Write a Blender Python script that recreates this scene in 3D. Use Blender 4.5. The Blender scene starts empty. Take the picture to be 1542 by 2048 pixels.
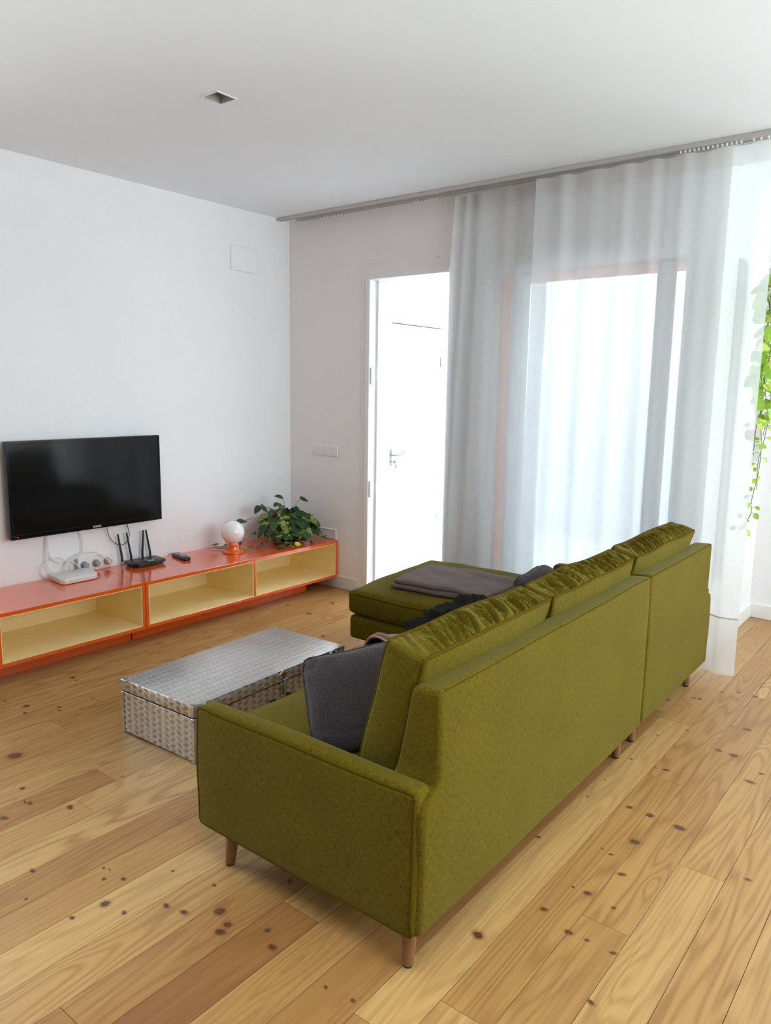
import bpy, bmesh, math, random
from mathutils import Vector, Matrix, noise
PI = math.pi
C = bpy.context.scene.collection
SC = bpy.context.scene
R = random.Random(7)

# ---------------------------------------------------------------- materials
def nm(name):
    m = bpy.data.materials.new(name); m.use_nodes = True
    nt = m.node_tree; nt.nodes.clear()
    out = nt.nodes.new('ShaderNodeOutputMaterial')
    return m, nt, out
def nd(nt, t, **k):
    n = nt.nodes.new(t)
    for a, v in k.items():
        if a in n.inputs: n.inputs[a].default_value = v
        else: setattr(n, a, v)
    return n
def L(nt, a, b): nt.links.new(a, b)
def math_n(nt, op, a, b=None, c=None, clamp=False):
    n = nt.nodes.new('ShaderNodeMath'); n.operation = op; n.use_clamp = clamp
    for i, v in enumerate((a, b, c)):
        if v is None: continue
        if isinstance(v, (int, float)): n.inputs[i].default_value = v
        else: nt.links.new(v, n.inputs[i])
    return n.outputs[0]
def ramp(nt, fac, stops):
    n = nt.nodes.new('ShaderNodeValToRGB')
    e = n.color_ramp.elements
    while len(e) < len(stops): e.new(0.5)
    for i, (p, c) in enumerate(stops):
        e[i].position = p; e[i].color = (*c, 1) if len(c) == 3 else c
    if fac is not None: nt.links.new(fac, n.inputs[0])
    return n
def mixc(nt, fac, a, b, mode='MIX'):
    n = nt.nodes.new('ShaderNodeMix'); n.data_type = 'RGBA'; n.blend_type = mode
    for i, v in ((0, fac), (6, a), (7, b)):
        if isinstance(v, (int, float)): n.inputs[i].default_value = v
        elif isinstance(v, tuple): n.inputs[i].default_value = (*v, 1) if len(v) == 3 else v
        else: nt.links.new(v, n.inputs[i])
    return n.outputs[2]
def plain(name, col, rough=0.5, metal=0.0, spec=0.5, noise_amt=0.0, nscale=8, bump=0.0, bscale=200, coat=0.0, sheen=0.0):
    m, nt, out = nm(name)
    b = nd(nt, 'ShaderNodeBsdfPrincipled')
    b.inputs['Base Color'].default_value = (*col, 1)
    b.inputs['Roughness'].default_value = rough
    b.inputs['Metallic'].default_value = metal
    b.inputs['Specular IOR Level'].default_value = spec
    b.inputs['Coat Weight'].default_value = coat
    b.inputs['Sheen Weight'].default_value = sheen
    tc = nd(nt, 'ShaderNodeTexCoord')
    if noise_amt:
        n = nd(nt, 'ShaderNodeTexNoise', Scale=nscale, Detail=5.0)
        L(nt, tc.outputs['Object'], n.inputs['Vector'])
        r = ramp(nt, n.outputs['Fac'], [(0.3, tuple(c*(1-noise_amt) for c in col)), (0.7, tuple(min(1, c*(1+noise_amt)) for c in col))])
        L(nt, r.outputs[0], b.inputs['Base Color'])
    if bump:
        n = nd(nt, 'ShaderNodeTexNoise', Scale=bscale, Detail=4.0)
        L(nt, tc.outputs['Object'], n.inputs['Vector'])
        bp = nd(nt, 'ShaderNodeBump', Strength=bump, Distance=0.002)
        L(nt, n.outputs['Fac'], bp.inputs['Height']); L(nt, bp.outputs[0], b.inputs['Normal'])
    L(nt, b.outputs[0], out.inputs[0])
    return m

def fabric(name, dark, light, su=55, sv=1000, rough=0.9, sheen=0.15, wr=0.0, spec=0.15, weave=0.25):
    """woven cloth: crossed slub threads in UV metres"""
    m, nt, out = nm(name)
    b = nd(nt, 'ShaderNodeBsdfPrincipled', Roughness=rough)
    b.inputs['Sheen Weight'].default_value = sheen
    b.inputs['Specular IOR Level'].default_value = spec
    uv = nd(nt, 'ShaderNodeUVMap')
    hs = []
    for sc in ((su, sv, 1), (sv, su, 1)):
        mp = nd(nt, 'ShaderNodeMapping'); mp.inputs['Scale'].default_value = sc
        L(nt, uv.outputs[0], mp.inputs[0])
        n = nd(nt, 'ShaderNodeTexNoise', Scale=1.0, Detail=2.0)
        L(nt, mp.outputs[0], n.inputs['Vector']); hs.append(n.outputs['Fac'])
    h = math_n(nt, 'MULTIPLY', math_n(nt, 'ADD', hs[0], hs[1]), 0.5)
    big = nd(nt, 'ShaderNodeTexNoise', Scale=6.0, Detail=3.0)
    L(nt, uv.outputs[0], big.inputs['Vector'])
    hh = math_n(nt, 'ADD', math_n(nt, 'MULTIPLY', h, 1-weave*0.3), math_n(nt, 'MULTIPLY', big.outputs['Fac'], weave*0.3))
    r = ramp(nt, hh, [(0.38, dark), (0.59, light)])
    L(nt, r.outputs[0], b.inputs['Base Color'])
    bp = nd(nt, 'ShaderNodeBump', Strength=0.5, Distance=0.0012)
    L(nt, h, bp.inputs['Height'])
    if wr:
        tc = nd(nt, 'ShaderNodeTexCoord')
        w = nd(nt, 'ShaderNodeTexNoise', Scale=7.0, Detail=3.0, Distortion=1.2)
        L(nt, tc.outputs['Object'], w.inputs['Vector'])
        b2 = nd(nt, 'ShaderNodeBump', Strength=wr, Distance=0.03)
        L(nt, w.outputs['Fac'], b2.inputs['Height']); L(nt, b2.outputs[0], bp.inputs['Normal'])
    L(nt, bp.outputs[0], b.inputs['Normal'])
    L(nt, b.outputs[0], out.inputs[0])
    return m

def wall_mat(name, col, bump=0.25, rubble=0.0):
    m, nt, out = nm(name)
    b = nd(nt, 'ShaderNodeBsdfPrincipled', Roughness=0.85)
    b.inputs['Specular IOR Level'].default_value = 0.2
    tc = nd(nt, 'ShaderNodeTexCoord')
    n1 = nd(nt, 'ShaderNodeTexNoise', Scale=2.2, Detail=4.0)
    L(nt, tc.outputs['Object'], n1.inputs['Vector'])
    r = ramp(nt, n1.outputs['Fac'], [(0.3, tuple(c*0.975 for c in col)), (0.7, col)])
    L(nt, r.outputs[0], b.inputs['Base Color'])
    n2 = nd(nt, 'ShaderNodeTexNoise', Scale=35.0, Detail=6.0)
    L(nt, tc.outputs['Object'], n2.inputs['Vector'])
    bp = nd(nt, 'ShaderNodeBump', Strength=bump, Distance=0.004)
    L(nt, n2.outputs['Fac'], bp.inputs['Height'])
    if rubble:
        sep = nd(nt, 'ShaderNodeSeparateXYZ'); L(nt, tc.outputs['Object'], sep.inputs[0])
        n3 = nd(nt, 'ShaderNodeTexNoise', Scale=9.0, Detail=8.0, Roughness=0.7)
        L(nt, tc.outputs['Object'], n3.inputs['Vector'])
        # rough plaster band just above the door head
        d = math_n(nt, 'ABSOLUTE', math_n(nt, 'SUBTRACT', sep.outputs['Z'], 2.16))
        band = math_n(nt, 'SUBTRACT', 1.0, math_n(nt, 'MULTIPLY', d, 7.0), clamp=True)
        th = math_n(nt, 'GREATER_THAN', math_n(nt, 'MULTIPLY', n3.outputs['Fac'], math_n(nt, 'ADD', band, 0.35)), 0.74)
        n4 = nd(nt, 'ShaderNodeTexNoise', Scale=60.0, Detail=4.0); L(nt, tc.outputs['Object'], n4.inputs['Vector'])
        th2 = math_n(nt, 'MULTIPLY', th, math_n(nt, 'GREATER_THAN', n4.outputs['Fac'], 0.56))
        L(nt, mixc(nt, math_n(nt, 'MULTIPLY', th2, 0.35), r.outputs[0], (0.3, 0.26, 0.24)), b.inputs['Base Color'])
        b2 = nd(nt, 'ShaderNodeBump', Strength=0.5, Distance=0.02)
        L(nt, math_n(nt, 'MULTIPLY', n3.outputs['Fac'], band), b2.inputs['Height'])
        L(nt, b2.outputs[0], bp.inputs['Normal'])
    L(nt, bp.outputs[0], b.inputs['Normal'])
    L(nt, b.outputs[0], out.inputs[0])
    return m

M = {}
M['wall'] = wall_mat('white_paint', (0.86, 0.86, 0.875))
M['wall_far'] = wall_mat('rough_white_paint', (0.88, 0.845, 0.84), 0.35, 1.0)
M['ceil'] = wall_mat('ceiling_paint', (0.875, 0.925, 0.97), 0.1)
M['back'] = wall_mat('brown_rear_wall', (0.16, 0.13, 0.11), 0.2)
M['patio'] = wall_mat('patio_white', (0.86, 0.87, 0.88), 0.4)
M['terracotta'] = plain('terracotta', (0.62, 0.25, 0.15), 0.8, noise_amt=0.12, nscale=12)
M['ground'] = plain('ground_tiles', (0.62, 0.61, 0.59), 0.8, noise_amt=0.1)
M['trim'] = plain('white_lacquer', (0.84, 0.84, 0.84), 0.35)
M['orange'] = plain('orange_lacquer', (0.80, 0.118, 0.010), 0.16, spec=0.5, coat=0.7)
M['orange'].node_tree.nodes['Principled BSDF'].inputs['Coat Roughness'].default_value = 0.08
M['cream'] = plain('cream_lacquer', (0.97, 0.81, 0.43), 0.38, noise_amt=0.03)
M['black'] = plain('black_plastic', (0.012, 0.012, 0.013), 0.35, bump=0.1)
M['black_gloss'] = plain('glossy_black_bezel', (0.006, 0.006, 0.007), 0.12)
M['screen'] = plain('dark_screen', (0.006, 0.006, 0.007), 0.10, spec=0.45)
M['white_plastic'] = plain('white_plastic', (0.78, 0.77, 0.75), 0.4)
M['grey_plastic'] = plain('grey_plastic', (0.35, 0.35, 0.36), 0.5)
M['beige_plug'] = plain('beige_plug', (0.62, 0.55, 0.42), 0.5)
M['opal'] = plain('opal_glass', (0.88, 0.87, 0.86), 0.12, spec=0.5, coat=0.4)
M['chrome'] = plain('chrome', (0.75, 0.75, 0.76), 0.12, metal=1.0)
M['steel'] = plain('dark_steel', (0.28, 0.30, 0.31), 0.35, metal=0.8)
M['brass'] = plain('dull_brass', (0.35, 0.30, 0.18), 0.35, metal=0.9)
M['alu'] = plain('grey_aluminium_rail', (0.55, 0.54, 0.53), 0.45, metal=0.2)
M['rail_dark'] = plain('rail_groove', (0.22, 0.21, 0.21), 0.6)
M['frame'] = plain('window_frame_white', (0.80, 0.82, 0.82), 0.4)
M['sofa'] = fabric('olive_woven_upholstery', (0.050, 0.033, 0.002), (0.140, 0.102, 0.006), sheen=0.2, spec=0.05)
M['sofa'].node_tree.nodes['Principled BSDF'].inputs['Sheen Tint'].default_value = (0.85, 0.82, 0.38, 1)
M['sofa'].node_tree.nodes['Principled BSDF'].inputs['Sheen Roughness'].default_value = 0.4
M['piping'] = fabric('olive_piping', (0.050, 0.032, 0.002), (0.105, 0.070, 0.004), sheen=0.0, spec=0.04)
M['velvet'] = fabric('charcoal_velvet', (0.030, 0.023, 0.024), (0.066, 0.052, 0.055), 300, 300, sheen=0.10, wr=0.4)
M['blanket'] = fabric('brown_grey_fleece', (0.095, 0.066, 0.058), (0.18, 0.128, 0.112), 400, 500, sheen=0.1, wr=0.3)
M['dark_cloth'] = fabric('black_green_cloth', (0.006, 0.006, 0.004), (0.020, 0.020, 0.015), 300, 500, sheen=0.0, spec=0.05, wr=0.5)
M['leather'] = plain('brown_leather', (0.16, 0.055, 0.022), 0.45, noise_amt=0.25, nscale=30, bump=0.3)
M['bag_cloth'] = fabric('taupe_bag_cloth', (0.12, 0.09, 0.085), (0.26, 0.21, 0.20), 400, 400)
M['bag_inside'] = plain('black_lining', (0.012, 0.010, 0.010), 0.9)
M['leg_wood'] = plain('walnut_stained_leg', (0.22, 0.105, 0.045), 0.4, noise_amt=0.2, nscale=30)
M['foot'] = plain('black_foot', (0.02, 0.018, 0.016), 0.6)
M['pot'] = plain('black_nursery_pot', (0.012, 0.012, 0.014), 0.25)
M['saucer'] = plain('terracotta_saucer', (0.42, 0.22, 0.17), 0.6, noise_amt=0.1)
M['soil'] = plain('dark_soil', (0.03, 0.02, 0.012), 0.95, noise_amt=0.3, nscale=60, bump=0.6)
M['stem'] = plain('green_stem', (0.16, 0.22, 0.05), 0.5)
M['stem_brown'] = plain('brown_stem', (0.22, 0.14, 0.06), 0.6)
M['white_ceramic'] = plain('white_ceramic', (0.82, 0.82, 0.80), 0.2)
M['amber'] = plain('amber_glaze', (0.45, 0.20, 0.04), 0.3)
def emis(name, col, s):
    m, nt, out = nm(name)
    b = nd(nt, 'ShaderNodeBsdfPrincipled'); b.inputs['Base Color'].default_value = (*col, 1)
    b.inputs['Emission Color'].default_value = (*col, 1); b.inputs['Emission Strength'].default_value = s
    L(nt, b.outputs[0], out.inputs[0]); return m
M['led_red'] = emis('red_led', (0.9, 0.03, 0.01), 1.5)
M['led_green'] = emis('green_led', (0.08, 0.8, 0.05), 0.6)

def glass(name, tint=(0.93, 0.97, 0.96)):
    m, nt, out = nm(name)
    t = nd(nt, 'ShaderNodeBsdfTransparent'); t.inputs[0].default_value = (*tint, 1)
    g = nd(nt, 'ShaderNodeBsdfGlossy', Roughness=0.02)
    f = nd(nt, 'ShaderNodeFresnel', IOR=1.45)
    mx = nd(nt, 'ShaderNodeMixShader')
    L(nt, math_n(nt, 'MULTIPLY', f.outputs[0], 0.8), mx.inputs[0]); L(nt, t.outputs[0], mx.inputs[1]); L(nt, g.outputs[0], mx.inputs[2])
    L(nt, mx.outputs[0], out.inputs[0]); return m
M['glass'] = glass('window_glass')

def sheer(name, col, open_amt, trans=0.55):
    m, nt, out = nm(name)
    uv = nd(nt, 'ShaderNodeUVMap')
    hs = []
    for sc in ((30, 700, 1), (700, 30, 1)):
        mp = nd(nt, 'ShaderNodeMapping'); mp.inputs['Scale'].default_value = sc
        L(nt, uv.outputs[0], mp.inputs[0])
        n = nd(nt, 'ShaderNodeTexNoise', Scale=1.0, Detail=2.0)
        L(nt, mp.outputs[0], n.inputs['Vector']); hs.append(n.outputs['Fac'])
    h = math_n(nt, 'MULTIPLY', math_n(nt, 'ADD', hs[0], hs[1]), 0.5)
    d = nd(nt, 'ShaderNodeBsdfDiffuse'); tl = nd(nt, 'ShaderNodeBsdfTranslucent')
    r = ramp(nt, h, [(0.35, tuple(c*0.93 for c in col)), (0.65, col)])
    L(nt, r.outputs[0], d.inputs[0]); L(nt, r.outputs[0], tl.inputs[0])
    bp = nd(nt, 'ShaderNodeBump', Strength=0.25, Distance=0.0015); L(nt, h, bp.inputs['Height'])
    L(nt, bp.outputs[0], d.inputs['Normal'])
    m1 = nd(nt, 'ShaderNodeMixShader', ); m1.inputs[0].default_value = trans
    L(nt, d.outputs[0], m1.inputs[1]); L(nt, tl.outputs[0], m1.inputs[2])
    tr = nd(nt, 'ShaderNodeBsdfTransparent')
    lw = nd(nt, 'ShaderNodeLayerWeight', Blend=0.35)
    # weave closes up at grazing angles
    fac = math_n(nt, 'MULTIPLY', math_n(nt, 'SUBTRACT', 1.0, lw.outputs['Facing'], clamp=True), open_amt)
    fac = math_n(nt, 'MULTIPLY', fac, math_n(nt, 'MULTIPLY_ADD', h, -0.6, 1.3))
    m2 = nd(nt, 'ShaderNodeMixShader'); L(nt, fac, m2.inputs[0])
    L(nt, m1.outputs[0], m2.inputs[1]); L(nt, tr.outputs[0], m2.inputs[2])
    L(nt, m2.outputs[0], out.inputs[0]); return m
M['sheer'] = sheer('sheer_curtain', (0.88, 0.91, 0.935), 0.30)
M['sheer2'] = sheer('sheer_curtain_double', (0.82, 0.82, 0.81), 0.14)

def leafmat(name, a, b_, var, vamt):
    m, nt, out = nm(name)
    b = nd(nt, 'ShaderNodeBsdfPrincipled', Roughness=0.35)
    at = nd(nt, 'ShaderNodeAttribute', attribute_name='leaf')
    sp = nd(nt, 'ShaderNodeSeparateColor'); L(nt, at.outputs['Color'], sp.inputs[0])
    c = mixc(nt, sp.outputs[0], a, b_)
    tc = nd(nt, 'ShaderNodeTexCoord')
    n = nd(nt, 'ShaderNodeTexNoise', Scale=38.0, Detail=3.0, Distortion=0.6); L(nt, tc.outputs['Object'], n.inputs['Vector'])
    v = math_n(nt, 'MULTIPLY', math_n(nt, 'GREATER_THAN', math_n(nt, 'ADD', n.outputs['Fac'], math_n(nt, 'MULTIPLY', sp.outputs[1], vamt)), 0.78), 0.75)
    c = mixc(nt, v, c, var)
    L(nt, c, b.inputs['Base Color'])
    tl = nd(nt, 'ShaderNodeBsdfTranslucent'); L(nt, c, tl.inputs[0])
    mx = nd(nt, 'ShaderNodeMixShader'); mx.inputs[0].default_value = 0.25
    L(nt, b.outputs[0], mx.inputs[1]); L(nt, tl.outputs[0], mx.inputs[2])
    L(nt, mx.outputs[0], out.inputs[0]); return m
M['leaf_dark'] = leafmat('pothos_leaf', (0.014, 0.048, 0.010), (0.055, 0.135, 0.028), (0.42, 0.50, 0.12), 0.36)
M['leaf_lime'] = leafmat('lime_pothos_leaf', (0.20, 0.42, 0.015), (0.40, 0.62, 0.05), (0.75, 0.75, 0.25), 0.35)
M['leaf_yellow'] = plain('yellowed_leaf', (0.85, 0.66, 0.04), 0.5)
M['leaf_brown'] = plain('withered_leaf', (0.36, 0.14, 0.04), 0.7, noise_amt=0.3, nscale=40)

def perlage(name):
    m, nt, out = nm(name)
    b = nd(nt, 'ShaderNodeBsdfPrincipled', Metallic=0.92)
    uv = nd(nt, 'ShaderNodeUVMap'); sp = nd(nt, 'ShaderNodeSeparateXYZ'); L(nt, uv.outputs[0], sp.inputs[0])
    cu = math_n(nt, 'DIVIDE', sp.outputs[0], 0.038)
    ci = math_n(nt, 'MULTIPLY', math_n(nt, 'FLOOR', cu), 2.6)
    ph = math_n(nt, 'MULTIPLY', sp.outputs[1], 2*PI/0.024)
    wob = math_n(nt, 'MULTIPLY', math_n(nt, 'SINE', ph), 0.13)
    lines = math_n(nt, 'ABSOLUTE', math_n(nt, 'SINE', math_n(nt, 'MULTIPLY', math_n(nt, 'ADD', cu, wob), PI)))
    dd = math_n(nt, 'MULTIPLY_ADD', math_n(nt, 'SINE', math_n(nt, 'ADD', ph, ci)), 0.24, 0.72)
    v0 = math_n(nt, 'MULTIPLY', math_n(nt, 'POWER', lines, 0.7), dd)
    ge = nd(nt, 'ShaderNodeNewGeometry'); gs = nd(nt, 'ShaderNodeSeparateXYZ'); L(nt, ge.outputs['Normal'], gs.inputs[0])
    # upward faces: paler, shallower pattern
    soft = math_n(nt, 'SUBTRACT', 1.0, math_n(nt, 'MULTIPLY', math_n(nt, 'GREATER_THAN', gs.outputs[2], 0.9), 0.6))
    v = math_n(nt, 'ADD', math_n(nt, 'MULTIPLY', v0, soft), math_n(nt, 'MULTIPLY', math_n(nt, 'SUBTRACT', 1.0, soft), 0.25))
    tc = nd(nt, 'ShaderNodeTexCoord')
    n = nd(nt, 'ShaderNodeTexNoise', Scale=24.0, Detail=3.0); L(nt, tc.outputs['Object'], n.inputs['Vector'])
    v2 = math_n(nt, 'ADD', math_n(nt, 'MULTIPLY', v, 0.75), math_n(nt, 'MULTIPLY', n.outputs['Fac'], 0.3))
    r = ramp(nt, v2, [(0.15, (0.80, 0.79, 0.78)), (0.85, (0.36, 0.33, 0.31))])  # tones painted in for the metal's directional reflections
    L(nt, r.outputs[0], b.inputs['Base Color'])
    r2 = ramp(nt, v2, [(0.1, (0.48,)*3), (0.8, (0.27,)*3)]); L(nt, r2.outputs[0], b.inputs['Roughness'])
    bp = nd(nt, 'ShaderNodeBump', Strength=0.35, Distance=0.0015); L(nt, v, bp.inputs['Height'])
    L(nt, bp.outputs[0], b.inputs['Normal'])
    L(nt, b.outputs[0], out.inputs[0]); return m
M['perlage'] = perlage('engine_turned_aluminium')
M['edge_metal'] = plain('worn_aluminium_edge', (0.55, 0.53, 0.50), 0.35, metal=0.9, noise_amt=0.2, nscale=30)

def floor_mats():
    m, nt, out = nm('knotty_pine_boards')
    b = nd(nt, 'ShaderNodeBsdfPrincipled')
    b.inputs['Specular IOR Level'].default_value = 0.42
    at = nd(nt, 'ShaderNodeAttribute', attribute_name='plank')
    pr = nd(nt, 'ShaderNodeSeparateColor'); L(nt, at.outputs['Color'], pr.inputs[0])
    tone, seed, hue = pr.outputs
    uv = nd(nt, 'ShaderNodeUVMap'); sp = nd(nt, 'ShaderNodeSeparateXYZ'); L(nt, uv.outputs[0], sp.inputs[0])
    u, v = sp.outputs[0], sp.outputs[1]      # u along board, v across, metres
    def vec(su, sv, k):
        c = nd(nt, 'ShaderNodeCombineXYZ')
        L(nt, math_n(nt, 'MULTIPLY', u, su), c.inputs[0]); L(nt, math_n(nt, 'MULTIPLY', v, sv), c.inputs[1])
        L(nt, math_n(nt, 'MULTIPLY', seed, k), c.inputs[2]); return c.outputs[0]
    # knots : sparse stretched cells
    vo = nd(nt, 'ShaderNodeTexVoronoi', Scale=1.0, Randomness=1.0)
    L(nt, vec(2.6, 9.0, 90.0), vo.inputs['Vector'])
    kd = vo.outputs['Distance']
    # growth rings as contour lines of a stretched noise
    n1 = nd(nt, 'ShaderNodeTexNoise', Scale=1.0, Detail=1.5, Roughness=0.45)
    L(nt, vec(0.85, 9.0, 40.0), n1.inputs['Vector'])
    warp = math_n(nt, 'MULTIPLY', math_n(nt, 'POWER', math_n(nt, 'SUBTRACT', 1.0, kd, clamp=True), 5.0), 0.22)
    rings = math_n(nt, 'SINE', math_n(nt, 'MULTIPLY', math_n(nt, 'ADD', n1.outputs['Fac'], warp), 85.0))
    rings = math_n(nt, 'POWER', math_n(nt, 'MULTIPLY_ADD', rings, 0.5, 0.5), 2.0)
    n2 = nd(nt, 'ShaderNodeTexNoise', Scale=1.0, Detail=4.0, Roughness=0.65)
    L(nt, vec(2.5, 160.0, 30.0), n2.inputs['Vector'])
    n3 = nd(nt, 'ShaderNodeTexNoise', Scale=1.0, Detail=2.0)
    L(nt, vec(0.9, 7.0, 60.0), n3.inputs['Vector'])
    base = ramp(nt, math_n(nt, 'ADD', math_n(nt, 'MULTIPLY', tone, 0.72), math_n(nt, 'MULTIPLY', n3.outputs['Fac'], 0.38)),
                [(0.06, (0.24, 0.09, 0.026)), (0.22, (0.35, 0.17, 0.052)), (0.55, (0.46, 0.255, 0.084)), (0.95, (0.55, 0.340, 0.128))])
    c = mixc(nt, math_n(nt, 'MULTIPLY', rings, math_n(nt, 'MULTIPLY_ADD', hue, 0.42, 0.22)), base.outputs[0], (0.25, 0.10, 0.03))
    g = ramp(nt, n2.outputs['Fac'], [(0.30, (0.74, 0.69, 0.62)), (0.58, (1.0, 1.0, 1.0))])
    c = mixc(nt, 0.75, c, g.outputs[0], 'MULTIPLY')
    L(nt, c, b.inputs['Base Color'])
    rr = ramp(nt, n2.outputs['Fac'], [(0.2, (0.46,)*3), (0.8, (0.34,)*3)]); L(nt, rr.outputs[0], b.inputs['Roughness'])
    bp = nd(nt, 'ShaderNodeBump', Strength=0.12, Distance=0.001); L(nt, n2.outputs['Fac'], bp.inputs['Height'])
    L(nt, bp.outputs[0], b.inputs['Normal'])
    L(nt, b.outputs[0], out.inputs[0])
    # knot patches
    k, nt, out = nm('pine_knots')
    b = nd(nt, 'ShaderNodeBsdfPrincipled', Roughness=0.4)
    uv = nd(nt, 'ShaderNodeUVMap'); at = nd(nt, 'ShaderNodeAttribute', attribute_name='plank')
    pr = nd(nt, 'ShaderNodeSeparateColor'); L(nt, at.outputs['Color'], pr.inputs[0])
    sp = nd(nt, 'ShaderNodeSeparateXYZ'); L(nt, uv.outputs[0], sp.inputs[0])
    c = nd(nt, 'ShaderNodeCombineXYZ'); L(nt, sp.outputs[0], c.inputs[0]); L(nt, sp.outputs[1], c.inputs[1]); L(nt, math_n(nt, 'MULTIPLY', pr.outputs[1], 50.0), c.inputs[2])
    n = nd(nt, 'ShaderNodeTexNoise', Scale=2.2, Detail=3.0); L(nt, c.outputs[0], n.inputs['Vector'])
    r2 = math_n(nt, 'SQRT', math_n(nt, 'ADD', math_n(nt, 'MULTIPLY', sp.outputs[0], sp.outputs[0]), math_n(nt, 'MULTIPLY', sp.outputs[1], sp.outputs[1])))
    d = math_n(nt, 'ADD', r2, math_n(nt, 'MULTIPLY_ADD', n.outputs['Fac'], 0.5, -0.25))
    cc = ramp(nt, d, [(0.0, (0.16, 0.070, 0.03)), (0.20, (0.07, 0.030, 0.014)), (0.34, (0.13, 0.052, 0.02)), (0.5, (0.30, 0.13, 0.045))])
    L(nt, cc.outputs[0], b.inputs['Base Color'])
    al = ramp(nt, d, [(0.0, (1,)*3), (0.34, (0.9,)*3), (0.50, (0.28,)*3), (0.85, (0,)*3)])
    tr = nd(nt, 'ShaderNodeBsdfTransparent'); mx = nd(nt, 'ShaderNodeMixShader')
    L(nt, al.outputs[0], mx.inputs[0]); L(nt, tr.outputs[0], mx.inputs[1]); L(nt, b.outputs[0], mx.inputs[2])
    L(nt, mx.outputs[0], out.inputs[0])
    return m, k
M['floor'], M['knot'] = floor_mats()
M['gap'] = plain('dark_joint', (0.06, 0.03, 0.015), 0.9)

# ---------------------------------------------------------------- object helpers
def tag(o, label=None, cat=None, group=None, kind=None):
    if label: o['label'] = label
    if cat: o['category'] = cat
    if group: o['group'] = group
    if kind: o['kind'] = kind
    return o
def thing(name, label, cat, loc=(0, 0, 0), rz=0.0, group=None):
    o = bpy.data.objects.new(name, None); C.objects.link(o)
    o.location = loc; o.rotation_euler = (0, 0, rz); o.empty_display_size = 0.1
    return tag(o, label, cat, group)
def boxuv(bm):
    uvl = bm.loops.layers.uv.verify()
    for f in bm.faces:
        n = f.normal; a = (abs(n.x), abs(n.y), abs(n.z)); i = a.index(max(a))
        for l in f.loops:
            c = l.vert.co
            l[uvl].uv = (c.y, c.z) if i == 0 else (c.x, c.z) if i == 1 else (c.x, c.y)
def obj(name, bm, mat, parent=None, smooth=True, uv=True, angle=35, loc=None, rz=None):
    bm.normal_update()
    if uv: boxuv(bm)
    me = bpy.data.meshes.new(name); bm.to_mesh(me); bm.free()
    for m in (mat if isinstance(mat, (list, tuple)) else [mat]): me.materials.append(m)
    if smooth:
        me.polygons.foreach_set('use_smooth', [True]*len(me.polygons))
        me.set_sharp_from_angle(angle=math.radians(angle))
    o = bpy.data.objects.new(name, me); C.objects.link(o)
    if parent: o.parent = parent
    if loc: o.location = loc
    if rz: o.rotation_euler = (0, 0, rz)
    return o
def B(): return bmesh.new()
def add_box(bm, x0, x1, y0, y1, z0, z1, bevel=0.0, seg=2, mat=0):
    b = bm if not bevel else bmesh.new()
    vs = [b.verts.new((x, y, z)) for x in (x0, x1) for y in (y0, y1) for z in (z0, z1)]
    for q in ((0, 1, 3, 2), (4, 6, 7, 5), (0, 4, 5, 1), (2, 3, 7, 6), (0, 2, 6, 4), (1, 5, 7, 3)):
        f = b.faces.new([vs[i] for i in q]); f.material_index = mat
    if bevel:
        bmesh.ops.bevel(b, geom=b.edges[:], offset=bevel, segments=seg, profile=0.5, affect='EDGES')
        merge(bm, b, mat)
    return bm
def merge(bm, b, mat=None, mtx=None):
    mp = {}
    for v in b.verts: mp[v] = bm.verts.new(mtx @ v.co if mtx else v.co)
    for f in b.faces:
        try:
            g = bm.faces.new([mp[v] for v in f.verts]); g.material_index = f.material_index if mat is None else mat
        except ValueError: pass
    b.free()
def add_tube(bm, pts, r, n=8, closed=False, caps=True):
    pts = [Vector(p) for p in pts]; N = len(pts); rs = r if isinstance(r, (list, tuple)) else [r]*N
    rings = []; up = None
    for i, p in enumerate(pts):
        a = pts[(i-1) % N] if (closed or i > 0) else p
        b = pts[(i+1) % N] if (closed or i < N-1) else p
        t = (b-a)
        if t.length < 1e-9: t = Vector((0, 0, 1))
        t.normalize()
        if up is None: up = t.orthogonal().normalized()
        s = (up - t*up.dot(t))
        s = s.normalized() if s.length > 1e-6 else t.orthogonal().normalized()
        up = s; w = t.cross(s)
        rings.append([bm.verts.new(p + (s*math.cos(2*PI*k/n) + w*math.sin(2*PI*k/n))*rs[i]) for k in range(n)])
    M_ = N if closed else N-1
    for i in range(M_):
        A, D = rings[i], rings[(i+1) % N]
        for k in range(n): bm.faces.new((A[k], A[(k+1) % n], D[(k+1) % n], D[k]))
    if caps and not closed:
        bm.faces.new(rings[0][::-1]); bm.faces.new(rings[-1])
def add_lathe(bm, prof, n=32, c=(0, 0, 0), mat=0, mtx=None):
    c = Vector(c); rings = []
    T = (lambda v: mtx @ v) if mtx else (lambda v: v)
    for r, z in prof:
        if r < 1e-6: rings.append([bm.verts.new(T(c + Vector((0, 0, z))))])
        else: rings.append([bm.verts.new(T(c + Vector((r*math.cos(2*PI*k/n), r*math.sin(2*PI*k/n), z)))) for k in range(n)])
    for a, b in zip(rings, rings[1:]):
        for k in range(n):
            if len(a) == 1 and len(b) == 1: continue
            if len(a) == 1: f = bm.faces.new((a[0], b[(k+1) % n], b[k]))
            elif len(b) == 1: f = bm.faces.new((a[k], a[(k+1) % n], b[0]))
            else: f = bm.faces.new((a[k], a[(k+1) % n], b[(k+1) % n], b[k]))
            f.material_index = mat
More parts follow.
